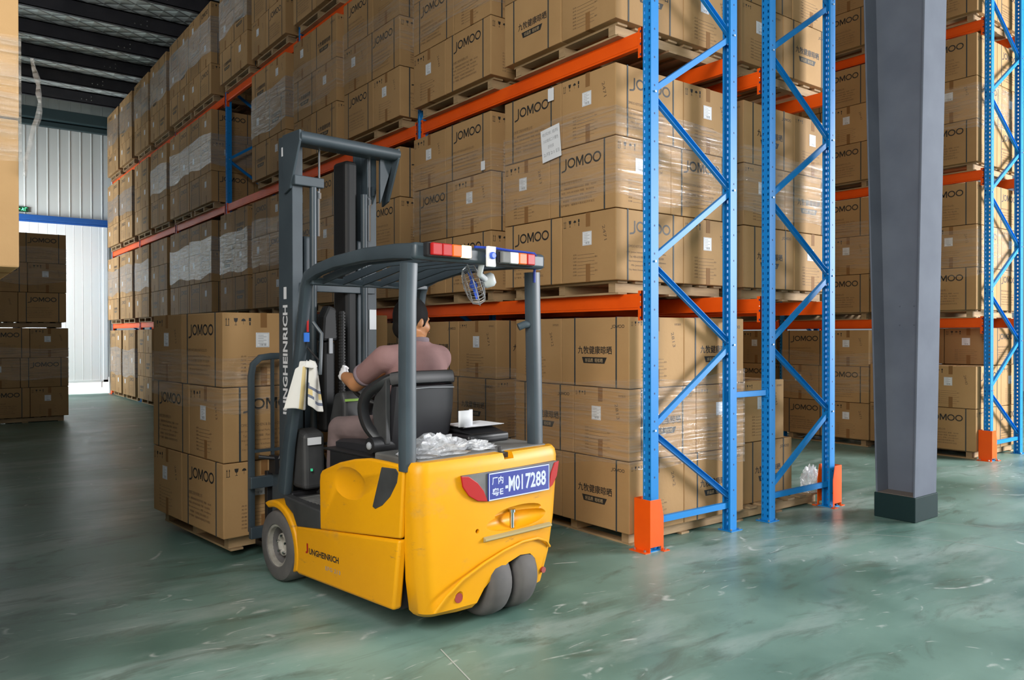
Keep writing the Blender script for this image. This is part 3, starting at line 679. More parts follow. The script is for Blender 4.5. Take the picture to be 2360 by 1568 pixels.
# row beyond the grey column
CX = XC - .1
for lv, z_ in enumerate([0] + LVC):
    where = ['on the floor', 'on the lowest beams', 'on the middle beams', 'on the top beams'][lv]
    tt = ['S', 'L', 'L'] if lv == 0 else (['S', 'L', 'S'] if lv in (1, 3) else ['S', 'L', 'S'])
    if lv == 0: stack(CX, YC + .12, z_, ['S', 'L', 'S'], 'J', ('NL', 'FL', 'NR'), nmF, True, '%s, nearest beyond grey column' % where, nlayers=2)
    else: stack(CX, YC + .12, z_, tt, 'J', ('NL', 'FL', 'NR'), nmF, True, '%s, nearest beyond grey column' % where, film=[(.55, 1.1)])
    stack(CX, YC + 1.475, z_, ['L', 'S', 'L'] if lv == 0 else ['S', 'L', 'S'], 'J', ('NL', 'FL'), nmF, True, '%s, second beyond grey column' % where, film=[(.7, 1.3)] if lv < 2 else None, hz=1 if lv else .955)
    stack(CX, YC + BAYC + .13, z_, ['L', 'S', 'L'], 'J', ('NL', 'FL'), nmF, True, '%s, third beyond grey column' % where, hz=1 if lv else .955)
for nm, dy, ax in (('right', 0, True), ('left', BS, False)):
    carton('J', CX + .5, YC + .12 + dy, PH + 2 * BH + .01, ax, 'brown carton set back on top of the two-layer floor stack beyond the column, %s one' % nm, 'cartons set back on the floor stack', True, sc=(1, 1, .9))
# left side of the aisle: double-stacked loads
nmL = {'NL': 'left', 'NR': 'right'}; S2 = BL + BS
for q, xx in enumerate((2.21 - S2, 2.21 - 2 * S2 - .06)):
    hh = 'right' if q == 0 else 'left'
    stack(xx, 16.1, 0, ['L', 'S', 'L'], 'J', ('NL', 'NR', 'FR'), {**nmL, 'FR': 'back right'}, True, 'lower tier, %s pile in the dark left aisle' % hh, film=[(.75, 1.3)])
    stack(xx - .03, 16.1, PH + 3 * BH + .012, ['S', 'L', 'S'], 'J', ('NL', 'NR', 'FR'), {**nmL, 'FR': 'back right'}, True, 'upper tier, %s pile in the dark left aisle' % hh, film=[(.8, 1.4)])
stack(.1 - S2, 3.3, 0, ['L', 'S', 'L'], 'J', ('NL', 'NR', 'FR', 'FL'), {'NL': 'left', 'NR': 'right', 'FR': 'back right', 'FL': 'back left'}, True, 'of the near left pile, lower tier', cull=False)
stack(.298 - S2, 3.24, PH + 3 * BH + .012, ['S', 'L', 'S'], 'J', ('NL', 'NR', 'FR', 'FL'), {'NL': 'left', 'NR': 'right', 'FR': 'back right', 'FL': 'back left'}, True, 'of the near left pile, upper tier', film=[(.45, .9)], film_mat_='film', cull=False)
rnd = random.Random(3); g = MB(); vs = []
for i in range(15):
    z_ = 2.52 - i * .03; w_ = .006 + .005 * rnd.random(); x_ = .335 + .022 * math.sin(i * .35) + .003 * rnd.uniform(-1, 1)
    vs += [(x_ - w_, 3.235 + .01 * rnd.uniform(-1, 1), z_), (x_ + w_ * .3, 3.225 + .01 * rnd.uniform(-1, 1), z_), (x_ + w_, 3.24 + .01 * rnd.uniform(-1, 1), z_)]
g.add(vs, [(3 * i + k, 3 * i + 3 + k, 3 * i + 4 + k, 3 * i + 1 + k) for i in range(14) for k in (0, 1)])
tag(g.build('torn_film_tail', 'film2'), 'torn tail of stretch film hanging off the corner of the near left pile', 'plastic film')
# handwritten sheet and small tickets on the nearest stacks
def sheet(name, label, cx, cy, cz, w, h, rot, cat, lines=(), n=(-1, 0, 0)):
    g = MB(); r = (0, -1, 0) if n[0] else (1, 0, 0); X = face((cx, cy, cz), r, (0, 0, 1)) @ Matrix.Rotation(rot, 4, 'Z')
    g.box(-w / 2, w / 2, -h / 2, h / 2, 0, .0012, 0, X); X2 = X @ Matrix.Translation((0, 0, .0018))
    for k, t in enumerate(lines): g.text(t, 0, h * .34 - k * h * .21, w * (.82 if len(t) > 4 else .3), h * .11, X2, 1)
    return tag(g.build(name, ['paper', 'lprint']), label, cat)
sheet('handwritten_note', 'white handwritten note taped to a logo carton of the first stack on the lowest beams', AX - .036, 4.735, 3.055, .23, .26, R(6), 'paper sheet', ('吹风机 挂钩', '八02电线二计重色', '四号仓库', '2月21日'))
sheet('paper_ticket', 'small white ticket at the top edge of a carton, right above the handwritten note', AX - .036, 4.735, 3.44, .07, .1, 0, 'paper ticket')
sheet('paper_ticket', 'small white ticket stuck low on a logo carton, second stack on the lowest beams', AX - .036, 5.665, 3.04, .06, .08, 0, 'paper ticket')
# exit sign on the end wall
ex = empty('exit_sign', (2.17, WY - .03, 4.66)); tag(ex, 'small lit green exit sign on the white end wall above the blue rail', 'exit sign')
g = MB(); g.box(-.13, .13, -.02, .02, 0, .13); g.build('housing', mat('exit_sign_dark', (.01, .06, .03), .4), ex, bevel=.005)
g = MB(); X = face((0, -.0215, .065), (1, 0, 0), (0, 0, 1)); g.ball((0, 0, 0), .001, 0, 4, X)
g.poly([(-.005, .03), (.012, .035), (.03, .01), (.02, .0), (.03, -.035), (.018, -.038), (.004, -.01), (-.012, -.03), (-.03, -.028), (-.03, -.02), (-.012, -.015), (-.002, .005)][::-1], X)
g.rect(-.1, -.05, -.006, .006, X); g.poly([(-.1, -.02), (-.1, .02), (-.12, 0)][::-1], X); g.rect(.05, .06, -.04, .04, X); g.rect(.05, .1, .034, .042, X)
g.build('pictogram', mat('exit_green_glow', (.1, .8, .3), .4, emit=(.1, 1, .3), es=3), ex)
# ------------------------------------------------------------------ forklift (local: x right, y forward, z up; origin on the floor under the rear edge)
TX = Matrix.Translation((2.455, 3.38, 0)) @ Matrix.Rotation(R(6), 4, 'Z')
M['yellow'], mxy = noisy(mat('yellow_truck_paint', (.84, .35, .002), .42, spec=.35), (.80, .36, .002), (.72, .31, .003), 1.5, 5, .3, .7)
def grime(mm, base, col, scale, lo, hi, k, stretch=(1, 1, 1)):
    global m
    m = mm
    b = m.node_tree.nodes['Principled BSDF']; tc = N(m, 'ShaderNodeTexCoord'); mp = N(m, 'ShaderNodeMapping'); mp.inputs['Scale'].default_value = stretch
    LK(m, tc.outputs['Object'], mp.inputs[0]); n = N(m, 'ShaderNodeTexNoise', Scale=scale, Detail=8, Roughness=.7); LK(m, mp.outputs[0], n.inputs['Vector'])
    o = layer(base, thresh(n.outputs['Fac'], lo, hi, k), col); LK(m, o, b.inputs['Base Color']); return o
_o = grime(M['yellow'], mxy.outputs[2], (.42, .25, .07), 1.7, .56, .66, .45, (1, 1, 1.6))
grime(M['yellow'], _o, (.16, .1, .05), 8, .64, .7, .55, (.6, .6, 2.5))
M['slate'] = noisy(mat('slate_grey_frame_paint', (.045, .062, .075), .42), (.05, .068, .082), (.036, .05, .062), 3)[0]
M['black'] = mat('black_plastic', (.014, .014, .016), .45)
M['blackv'] = mat('black_vinyl', (.02, .02, .024), .5)
M['dgrey'] = noisy(mat('dark_grey_plastic', (.045, .046, .048), .55), (.05, .051, .053), (.03, .031, .033), 6)[0]
M['mgrey'] = noisy(mat('worn_grey_cover', (.16, .16, .155), .6), (.17, .17, .165), (.1, .1, .095), 5, 6)[0]
M['rubber'] = noisy(mat('grey_tyre_rubber', (.09, .085, .085), .75), (.085, .08, .08), (.13, .12, .115), 5, 6, bump=.1)[0]
M['rim'] = noisy(mat('dusty_white_rim', (.45, .43, .38), .55), (.5, .48, .43), (.22, .2, .17), 6, 6, .35, .65)[0]
M['chrome'] = mat('polished_steel', (.6, .6, .6), .2, 1)
M['red'] = mat('red_lens', (.4, .012, .012), .4, spec=.3); M['amber'] = mat('amber_lens', (.7, .12, .01), .35, spec=.3); M['wlens'] = mat('white_lens', (.7, .7, .7), .2, coat=.5)
M['lit'] = mat('lit_lamp_lens', (1, .6, .2), .3, emit=(1, .62, .22), es=7)
M['cable'] = mat('blue_cable', (.01, .04, .35), .4); M['brush'] = mat('brushed_black', (.006, .006, .007), .6)
def sweep(g, pts, w, h, mi=0, ref=(1, 0, 0), rad=.25, ws=None):
    """rounded rectangular section along a path; w along ref, h across"""
    pts = [Vector(p) for p in pts]; vs = []; n = 12; sec = []
    for sx, sy, a0 in ((1, 1, 0), (-1, 1, 90), (-1, -1, 180), (1, -1, 270)):
        for k in range(3): a = R(a0 + 45 * k); sec.append((sx * (.5 - rad) + rad * math.cos(a), sy * (.5 - rad) + rad * math.sin(a)))
    for i, p in enumerate(pts):
        d = (pts[min(i + 1, len(pts) - 1)] - pts[max(i - 1, 0)]).normalized(); a = Vector(ref); a = (a - d * a.dot(d)).normalized(); b_ = d.cross(a)
        W_, H_ = ws[i] if ws else (w, h); vs += [tuple(p + a * u * W_ + b_ * v * H_) for u, v in sec]
    fs = [(i * n + k, i * n + (k + 1) % n, (i + 1) * n + (k + 1) % n, (i + 1) * n + k) for i in range(len(pts) - 1) for k in range(n)]
    fs += [tuple(range(n))[::-1], tuple(range((len(pts) - 1) * n, len(pts) * n))]; g.add(vs, fs, mi); return g
def curve(pts, n=5):
    P = [Vector(p) for p in pts]; out = []
    for i in range(len(P) - 1):
        a, b, c, d = P[max(i - 1, 0)], P[i], P[i + 1], P[min(i + 2, len(P) - 1)]
        for k in range(n): t = k / n; out.append(.5 * (2 * b + (c - a) * t + (2 * a - 5 * b + 4 * c - d) * t * t + (3 * b - a - 3 * c + d) * t ** 3))
    return out + [P[-1]]
FK = empty('forklift'); FK.matrix_world = TX; tag(FK, 'yellow three-wheel electric forklift with slate grey mast and overhead guard carrying cartons', 'forklift')
def P_(g, name, mats, bevel=0, smooth=False, parent=None, label=None, recalc=True, seg=2, solid=0):
    o = g.build(name, mats, parent or FK, bevel=bevel, seg=seg, recalc=recalc, solid=solid, label=label)
    if smooth: smoothed(o)
    return o
# counterweight
secs = [(.10, .40, .07, .05), (.13, .43, .03, .02), (.3, .468, .005, -.01), (.5, .492, -.01, -.02), (.7, .508, -.014, -.022), (.85, .515, -.014, -.02), (.885, .511, -.008, -.012), (.905, .496, .002, .0)]
def plan(hw, yc, yb, z):
    yf = .175 - .105 * (z - .1) / .8; rc = .075
    L_ = [(-hw, yf), (-hw, yc + rc - .004)] + [(-hw + rc - rc * math.cos(R(a)), yc + rc - rc * math.sin(R(a))) for a in (15, 30, 45, 60, 75, 90)] + [(-hw * .55, yb - .004), (-hw * .25, yb - .01), (0, yb - .012)]
    return L_ + [(-x, y) for x, y in L_[-2::-1]]
g = MB(); rows = [[(x, y, z) for x, y in plan(hw, yc, yb, z)] for z, hw, yc, yb in secs]; n = len(rows[0])
g.add([v for r_ in rows for v in r_], [(i * n + k, i * n + (k + 1) % n, (i + 1) * n + (k + 1) % n, (i + 1) * n + k) for i in range(len(rows) - 1) for k in range(n)] + [tuple(range(n))[::-1], tuple(range((len(rows) - 1) * n, len(rows) * n))])
cw = P_(g, 'counterweight', ['yellow'])
def cutter(fn): c = MB(); fn(c); o = c.build('cutter', 'black', recalc=True); o.matrix_world = TX; return o
bpy.context.view_layer.update()
cuts = [cutter(lambda c: c.prism([(-.135, -.05), (-.115, .12), (-.07, .2), (0, .262), (.09, .31), (.18, .333), (.26, .325), (.31, .285), (.335, .2), (.345, .1), (.35, -.05)], -.3, .6, 'y')),
        cutter(lambda c: c.ball((.155, -.03, .535), (.235, .07, .05), n=28)), cutter(lambda c: c.box(.055, .125, -.2, .3, .872, 1)), cutter(lambda c: c.ball((.155, -.02, .575), (.19, .035, .04), n=24)),
        cutter(lambda c: c.ball((-.235, -.012, .185), (.033, .03, .04), n=16)), cutter(lambda c: c.ball((.392, -.005, .2), (.022, .03, .032), n=16)),
        cutter(lambda c: c.tube([(-.14, -.1, .52), (-.14, .06, .52)], .012, 10))]
bpy.context.view_layer.update(); carve(cw, cuts)
d = cw.modifiers.new('bevel', 'BEVEL'); d.width = .008; d.segments = 2; d.limit_method = 'ANGLE'; d.angle_limit = R(50); smoothed(cw, 35)
yr = -.038
g = MB(); X = face((0, yr + .001, 0), (1, 0, 0), (0, 0, 1)); X = X @ Matrix.Translation((0, 0, 0))
g.prism([(-.25, .822), (.455, .822), (.43, .75), (.39, .69), (.3, .67), (-.08, .668), (-.17, .70), (-.235, .76)], yr - .004, yr + .03, 'y'); P_(g, 'lamp_panel', ['mgrey'], bevel=.002)
for s_, nm in ((-1, 'left'), (1, 'right')):
    pts = [(-.262, .822), (-.21, .815), (-.15, .775), (-.11, .73), (-.08, .668), (-.15, .68), (-.21, .715), (-.25, .765)] if s_ < 0 else [(.462, .822), (.425, .815), (.395, .76), (.375, .672), (.41, .69), (.445, .74)]
    g = MB(); g.prism(pts, yr - .009, yr, 'y'); P_(g, 'tail_reflector', ['red'], bevel=.003, label='red tail reflector')
g = MB(); g.box(-.08, .375, yr - .014, yr - .006, .67, .815, 0); X = face((.148, yr - .0146, .7425), (1, 0, 0), (0, 0, 1))
for a in ((-.227, .227, .066, .072), (-.227, .227, -.072, -.066), (-.227, -.222, -.07, .07), (.222, .227, -.07, .07)): g.rect(*a, X, 1)
g.text('厂内', -.165, .03, .08, .042, X, 1, .02); g.text('粤E', -.165, -.03, .08, .042, X, 1, .02); g.text('-M01', -.045, 0, .13, .085, X, 1, .025); g.text('7288', .12, 0, .16, .085, X, 1, .025)
P_(g, 'licence_plate', [mat('blue_plate', (.015, .03, .26), .4), mat('plate_white', (.55, .6, .75), .5)], recalc=False, label='blue licence plate with white characters')
g = MB(); g.tube([(.13, -.005, .49), (.13, -.005, .575)], .013, 10); g.tube([(.13, -.005, .575), (.13, -.005, .59)], .02, 10); P_(g, 'tow_pin', ['chrome'], smooth=True)
for x, y, z, s_ in ((-.235, -.006, .185, .026), (.392, -.004, .2, .017)):
    g = MB(); g.tube([(x, y + .012, z), (x, y + .03, z)], s_, 14); P_(g, 'red_reflector', [mat('dirty_red_reflector', (.28, .035, .03), .4)], smooth=True)
g = MB(); g.tube([(-.40, .0, .15), (-.34, -.018, .22), (-.24, -.03, .29), (-.1, -.036, .345), (.04, -.038, .385), (.18, -.036, .408), (.3, -.03, .405), (.38, -.022, .375), (.43, -.0, .33)], .008, 8); P_(g, 'arch_ridge', ['yellow'], smooth=True)
g = MB(); g.prism([(-.03, .452), (-.052, .462), (-.05, .472), (-.03, .482)], -.1, .4, 'x'); P_(g, 'tow_shelf', [mat('worn_grey_yellow_shelf', (.36, .28, .12), .7)], bevel=.003, label='worn grey ledge under the tow pin')
# deck behind the seat
g = MB(); g.box(-.455, .455, .05, .45, .86, .912); P_(g, 'rear_cover', ['mgrey'], bevel=.01, label='worn grey rear cover')
g = MB(); g.box(.05, .13, .02, .07, .868, .9); g.tube([(.09, .05, .9), (.09, .05, .93)], .012, 8); P_(g, 'cover_latch', ['dgrey'], bevel=.004)
g = MB(); g.box(-.46, .46, .2, .9, .13, .872); P_(g, 'battery_box', ['black'])
# side panels
for s_ in (-1, 1):
    top = [(.905, .425), (.912, .70), (.905, .745), (.885, .768), (.84, .785), (.7, .835), (.55, .87), (.4, .892), (.25, .892), (.1, .888), (.084, .88), (.118, .52)]
    g = MB(); g.prism(top, s_ * .49, s_ * .524, 'x'); o = P_(g, 'battery_door', ['yellow'])
    bpy.context.view_layer.update()
    c1 = cutter(lambda c: c.ball((s_ * .55, .59, .735), (.055, .19, .1), n=28)); bpy.context.view_layer.update(); carve(o, [c1])
    d = o.modifiers.new('bevel', 'BEVEL'); d.width = .012; d.segments = 3; d.limit_method = 'ANGLE'; d.angle_limit = R(60); smoothed(o, 35)
    g = MB(); g.prism([(.275, .862), (.15, .868), (.128, .85), (.14, .80), (.20, .72), (.27, .665), (.335, .636), (.36, .645)], s_ * .52, s_ * .528, 'x'); P_(g, 'door_inlay', ['dgrey'], bevel=.006, label='dark grey door inlay')
    g = MB(); g.prism([(1.185, .395), (.122, .513), (.175, .145), (.3, .14), (1.16, .112), (1.2, .13)], s_ * .47, s_ * .526, 'x'); o = P_(g, 'side_skirt', ['yellow'], bevel=.016, seg=3, smooth=True)
    if s_ < 0:
        X = face((-.5275, .86, .285), (0, -1, 0), (0, 0, 1)) @ Matrix.Rotation(R(2), 4, 'Z')
        g = MB(); g.text('UNGHEINRICH', .0, 0, .33, .036, X, 0, .03); P_(g, 'side_lettering', ['ink'], recalc=False)
        g = MB(); g.text('J', -.19, .012, .03, .06, X, 0, .04); P_(g, 'lettering_initial', ['red'], recalc=False)
        g = MB(); g.text('EFG 213', .1, -.065, .16, .022, X, 0, .0); P_(g, 'model_lettering', ['lprint'], recalc=False)
    # fender
    g = MB(); cyy, cz = 1.45, .215; arc = [(cyy + r_ * math.cos(R(a)), cz + r_ * math.sin(R(a))) for r_, rng in ((.295, range(62, 206, 9)), (.25, range(205, 61, -9))) for a in rng]
    g.prism(arc, s_ * .38, s_ * .532, 'x'); P_(g, 'fender', ['yellow'], bevel=.012, smooth=True, seg=3)
    g = MB(); g.prism([(1.36, .555), (.914, .53), (.905, .425), (1.19, .39), (1.24, .46), (1.33, .5)], s_ * .46, s_ * .518, 'x'); P_(g, 'step_side', ['dgrey'], bevel=.008)
    # front wheels
    w = MB(); pr = [(.1, -.04), (.12, -.075), (.135, -.095), (.19, -.098), (.212, -.088), (.225, -.06), (.226, 0), (.225, .06), (.212, .088), (.19, .098), (.135, .095), (.12, .07), (.1, .04), (.1, -.04)]
    XW = Matrix.Translation((s_ * .425, 1.45, .226)) @ Matrix.Rotation(R(90) * s_, 4, 'Y'); w.lathe(pr, 40, 0, XW); wh = P_(w, 'front_wheel', ['rubber'], smooth=True)
    w = MB(); w.lathe([(.0, .03), (.045, .03), (.05, .055), (.07, .05), (.075, .0), (.105, .01), (.118, .085), (.13, .09), (.138, .083), (.12, .03), (.12, -.05), (0, -.05)], 32, 0, XW); wr = P_(w, 'rim', ['rim'], smooth=True, parent=wh)
    w = MB()
    for k in range(5): a = R(72 * k); w.tube([XW @ Vector((.055 * math.cos(a), .055 * math.sin(a), .045)), XW @ Vector((.055 * math.cos(a), .055 * math.sin(a), .066))], .009, 6)
    P_(w, 'wheel_nuts', ['chrome'], parent=wh)
for x in (.04, .235):
    w = MB(); XW = Matrix.Translation((x, .15, .201)) @ Matrix.Rotation(R(90), 4, 'Y') @ Matrix.Rotation(0, 4, 'X')
    w.lathe([(.1, -.06), (.15, -.078), (.178, -.07), (.196, -.045), (.201, 0), (.196, .045), (.178, .07), (.15, .078), (.1, .06), (.1, -.06)], 40, 0, XW); wh = P_(w, 'rear_wheel', ['rubber'], smooth=True)
    w = MB(); w.lathe([(0, -.03), (.06, -.03), (.08, -.055), (.11, -.06), (.12, -.05), (.12, .05), (.06, .05), (0, .04)], 28, 0, XW); P_(w, 'rim', ['dgrey'], smooth=True, parent=wh)
g = MB(); g.box(-.12, .33, .2, .42, .14, .6); g.tube([(-.02, .125, .2), (.33, .125, .2)], .035, 12); P_(g, 'drive_unit', ['black'])
# floor plate and cab
g = MB(); g.box(-.47, .47, .9, 1.36, .44, .535); P_(g, 'floor_plate', ['dgrey'], bevel=.008)
g = MB()
for k in range(9): g.box(-.45, .0, .94 + .042 * k, .958 + .042 * k, .535, .541)
P_(g, 'floor_mat', ['mgrey'])
g = MB(); g.box(-.46, .46, 1.36, 1.42, .12, .56); g.box(-.3, .3, 1.2, 1.6, .14, .34); P_(g, 'front_chassis', ['black'], bevel=.01)
g = MB(); g.prism([(1.17, .54), (1.34, .54), (1.36, 1.0), (1.3, 1.17), (1.2, 1.19), (1.17, 1.12)], -.2, .42, 'x'); P_(g, 'dashboard', ['dgrey'], bevel=.025, seg=3)
g = MB(); g.box(-.2, -.06, 1.155, 1.165, 1.125, 1.14); g.X = Matrix.Identity(4); P_(g, 'dash_strip', [mat('lime_sticker', (.35, .6, .12), .5)])
g = MB(); g.prism([(1.27, .58), (1.44, .58), (1.46, .93), (1.38, .955), (1.28, .93)], -.42, -.27, 'x'); P_(g, 'side_console', ['dgrey'], bevel=.03, seg=3)
g = MB(); g.box(-.40, -.31, 1.262, 1.272, .86, .905); P_(g, 'console_sticker', ['paper'])
g = MB(); g.box(-.385, -.375, 1.25, 1.262, .70, .715); P_(g, 'console_lamp', [mat('green_pilot_lamp', (.05, .5, .25), .3, emit=(.05, .5, .25), es=.4)])
g = MB(); g.tube([(-.08, 1.2, .9), (-.08, 1.0, 1.17)], .028, 12); P_(g, 'steering_column', ['black'], smooth=True)
g = MB(); XW = Matrix.Translation((-.08, .985, 1.19)) @ Matrix.Rotation(R(28), 4, 'X'); n = 36; ring = [tuple(XW @ Vector((.15 * math.cos(2 * math.pi * k / n), .15 * math.sin(2 * math.pi * k / n), 0))) for k in range(n + 1)]
g.tube(ring, .013, 8); 
for a in (90, 210, 330): g.tube([XW @ Vector((0, 0, -.01)), XW @ Vector((.145 * math.cos(R(a)), .145 * math.sin(R(a)), 0))], .011, 6)
g.ball(tuple(XW @ Vector((0, 0, -.005))), .035, 0, 10); g.tube([XW @ Vector((-.13, .06, 0)), XW @ Vector((-.13, .06, .05))], .014, 8); P_(g, 'steering_wheel', ['black'], smooth=True)
# seat
seat = MB(); sweep(seat, curve([(-.15, .5, .895), (-.15, .6, .9), (-.15, .8, .9), (-.15, .97, .888)]), .46, .075, 0, (1, 0, 0), .2); st = P_(seat, 'seat_cushion', ['blackv'], smooth=True)
g = MB(); sweep(g, [(-.165, .47, .925), (-.165, .44, 1.0), (-.165, .415, 1.15), (-.165, .40, 1.265)], .40, .1, 0, (1, 0, 0), .22, ws=[(.35, .09), (.395, .1), (.4, .1), (.392, .085)]); bk = P_(g, 'backrest', ['blackv'], smooth=True)
g = MB(); sweep(g, [(-.36, .41, 1.30), (-.35, .385, 1.305), (.015, .385, 1.305), (.03, .41, 1.30)], .075, .06, 0, (0, .2, 1), .3); P_(g, 'top_roll', ['black'], smooth=True, parent=bk)
g = MB(); g.tube([(-.345, .352, 1.245), (-.165, .343, 1.252), (.015, .352, 1.245)], .003, 6); P_(g, 'seam_piping', ['lprint'], parent=bk)
g = MB(); sweep(g, curve([(-.33, .42, 1.31), (-.39, .46, 1.285), (-.435, .54, 1.225), (-.445, .575, 1.14), (-.43, .55, 1.04), (-.385, .49, .965), (-.31, .46, .94)]), .05, .06, 0, (0, 1, 0), .35); P_(g, 'hip_bolster', ['black'], smooth=True)
g = MB(); g.prism([(.42, 1.3), (.47, 1.27), (.53, 1.2), (.555, 1.12), (.53, 1.02), (.46, .95), (.42, .95)], -.40, -.37, 'x'); P_(g, 'side_shell', ['dgrey'], bevel=.004)
g = MB(); g.tube([(-.47, .47, .945), (-.32, .47, .945)], .045, 20); g.ball((-.475, .47, .945), (.012, .022, .022), 1, 10); P_(g, 'recliner_knob', ['black', 'lprint'], smooth=True)
g = MB(); g.box(-.46, .3, .44, .98, .872, .885); P_(g, 'seat_rail', ['black'], bevel=.004)
g = MB(); g.box(.08, .40, .3, .62, .912, .965); g.prism([(.3, .965), (.62, .965), (.62, 1.0), (.46, 1.0)], .1, .38, 'x'); P_(g, 'armrest_console', ['black'], bevel=.02, seg=3)
# overhead guard
g = MB()
for s_ in (-1, 1):
    xo = -.035 if s_ < 0 else -.06
    xb = .02 if s_ > 0 else 0; g = MB(); sweep(g, [(s_ * .455 + xo + xb, .1, .86), (s_ * .455 + xo + xb * .6, .1, 1.3), (s_ * .452 + xo + xb * .2, .1, 1.7), (s_ * .447 + xo, .095, 1.90)], .075, .075)
    P_(g, 'rear_pillar', ['slate'], smooth=True)
for s_ in (-1, 1):
    g = MB(); xo = -.03 if s_ < 0 else -.055; x = s_ * .44 + xo
    sweep(g, [(x, .045, 1.955), (x, .2, 1.967), (x, .5, 1.972), (x, .8, 1.955), (x, 1.0, 1.925), (x, 1.12, 1.89), (x + .005, 1.165, 1.83), (x + .01, 1.2, 1.7), (x + .012, 1.24, 1.5), (x + .01, 1.3, 1.2), (x, 1.38, .85), (x, 1.44, .56)], .06, .07,
          ws=[(.075, .085), (.07, .08), (.06, .075), (.06, .07), (.06, .07), (.06, .07), (.06, .07), (.06, .07), (.06, .075), (.06, .08), (.06, .09), (.06, .11)])
    P_(g, 'side_member', ['slate'], smooth=True)
g = MB(); g.box(-.505, .41, .012, .08, 1.915, 2.0); P_(g, 'rear_header', ['slate'], bevel=.018, smooth=True)
g = MB(); g.box(-.47, .385, 1.08, 1.13, 1.84, 1.885); P_(g, 'front_header', ['slate'], bevel=.008)
for k in range(6):
    x = -.39 + k * .138; g = MB(); g.bar((x, .06, 1.955), (x, .6, 1.955), .008, .055, up=(.35, 0, 1)); g.bar((x, .6, 1.955), (x, 1.1, 1.87), .008, .055, up=(.35, 0, 1)); P_(g, 'roof_bar', ['slate'])
g = MB(); g.prism([(-.365, 1.58), (-.335, 1.62), (-.32, 1.62)][::-1], .1, .11, 'y') if False else g.tube([(.3, .12, 1.585), (.33, .1, 1.6), (.39, .1, 1.6)], .022, 10); P_(g, 'belt_clamp', ['slate'], smooth=True)
# lamps on the rear header
def lamp(x0, x1, z, segs, label):
    r = MB(); r.box(x0 - .012, x1 + .012, -.028, .014, z - .036, z + .036); b_ = P_(r, 'rear_lamp', ['black'], bevel=.008, label=label); w = (x1 - x0) / len(segs)
    for k, s_ in enumerate(segs): r = MB(); r.box(x0 + w * k + .001, x0 + w * (k + 1) - .001, -.05, -.027, z - .031, z + .031); P_(r, 'lens', [s_], bevel=.006, parent=b_)
lamp(-.445, -.19, 1.965, ['red', 'red', 'amber', 'lit'], 'left rear lamp with its indicator lit'); lamp(.02, .27, 1.955, ['mgrey', 'wlens', 'amber', 'red'], 'right rear lamp, unlit')
g = MB(); g.tube([(-.13, .0, 2.0), (.0, -.01, 2.003), (.1, -.012, 1.998), (.3, -.01, 1.995), (.36, .03, 1.985), (.365, .055, 1.9), (.37, .06, 1.84)], .007, 6); P_(g, 'lamp_cable', ['cable'])
# mast
def chan(x, s_, z0, z1):
    """C channel: web outside, flanges inward"""
    g = MB(); w = .075 * -s_; g.prism([(x, 1.60), (x + w, 1.60), (x + w, 1.622), (x - s_ * .02, 1.622), (x - s_ * .02, 1.768), (x + w, 1.768), (x + w, 1.79), (x, 1.79)], z0, z1, 'z'); return g
for s_ in (-1, 1): P_(chan(s_ * .325, s_, .07, 2.86), 'mast_rail', ['slate'], bevel=.003)
for s_ in (-1, 1):
    g = MB(); x = s_ * .222; g.prism([(x, 1.63), (x - s_ * .055, 1.63), (x - s_ * .055, 1.65), (x - s_ * .02, 1.65), (x - s_ * .02, 1.74), (x - s_ * .055, 1.74), (x - s_ * .055, 1.76), (x, 1.76)], .12, 2.2, 'z'); P_(g, 'inner_mast_rail', ['slate'], bevel=.002)
    g = MB(); xx = -.185 if s_ < 0 else .21; g.tube([(xx, 1.58, .25), (xx, 1.58, 2.52)], .024, 14); g.tube([(xx + .04, 1.585, 2.2), (xx + .04, 1.585, 2.5)], .012, 8, 1); P_(g, 'lift_cylinder', ['slate', 'chrome'], smooth=True)
    g = MB(); g.tube([(xx + .045, 1.58, 2.48), (xx + .045, 1.58, 2.82)], .007, 8, 0); g.tube([(xx + .045, 1.58, 2.45), (xx + .045, 1.58, 2.49)], .014, 8); P_(g, 'piston_rod', ['chrome'], smooth=True)
    g = MB(); g.box(min(s_ * .33, xx + .07), max(s_ * .26, xx + .07), 1.555, 1.61, 2.52, 2.585); P_(g, 'cylinder_bracket', ['slate'], bevel=.006)
g = MB(); g.box(.075, .175, 1.60, 1.78, .2, 2.75); P_(g, 'hose_bundle', ['brush'], bevel=.03, seg=3)
g = MB()
for k in range(30): g.tube([(-.045, 1.46, 1.1 + .02 * k), (-.045, 1.46, 1.112 + .02 * k)], .026, 10)
g.tube([(-.045, 1.46, 1.1), (-.045, 1.46, 1.7)], .02, 10); P_(g, 'corrugated_hose', ['brush'])
g = MB(); g.box(-.17, -.08, 1.47, 1.56, .9, 1.5); g.prism([(-.19, 1.5), (-.06, 1.5), (-.08, 1.72), (-.14, 1.74), (-.18, 1.66)], 1.46, 1.55, 'y'); P_(g, 'work_lamp_housing', ['brush'], bevel=.02)
g = MB(); g.box(-.14, -.115, 1.452, 1.462, 1.42, 1.52); P_(g, 'housing_sticker', ['lprint'])
g = MB(); g.tube([(-.33, 1.50, 2.82), (.44, 1.50, 2.82)], .04, 16); g.box(-.33, .44, 1.5, 1.6, 2.78, 2.86); P_(g, 'mast_crosshead', ['slate'], bevel=.01, smooth=True)
for s_, xx in ((-1, -.335), (1, .43)):
    g = MB(); g.prism([(1.47, 2.86), (1.47, 2.79), (1.6, 2.5), (1.68, 2.47), (1.7, 2.86)], xx - .008, xx + .008, 'x'); P_(g, 'crosshead_gusset', ['slate'], bevel=.003)
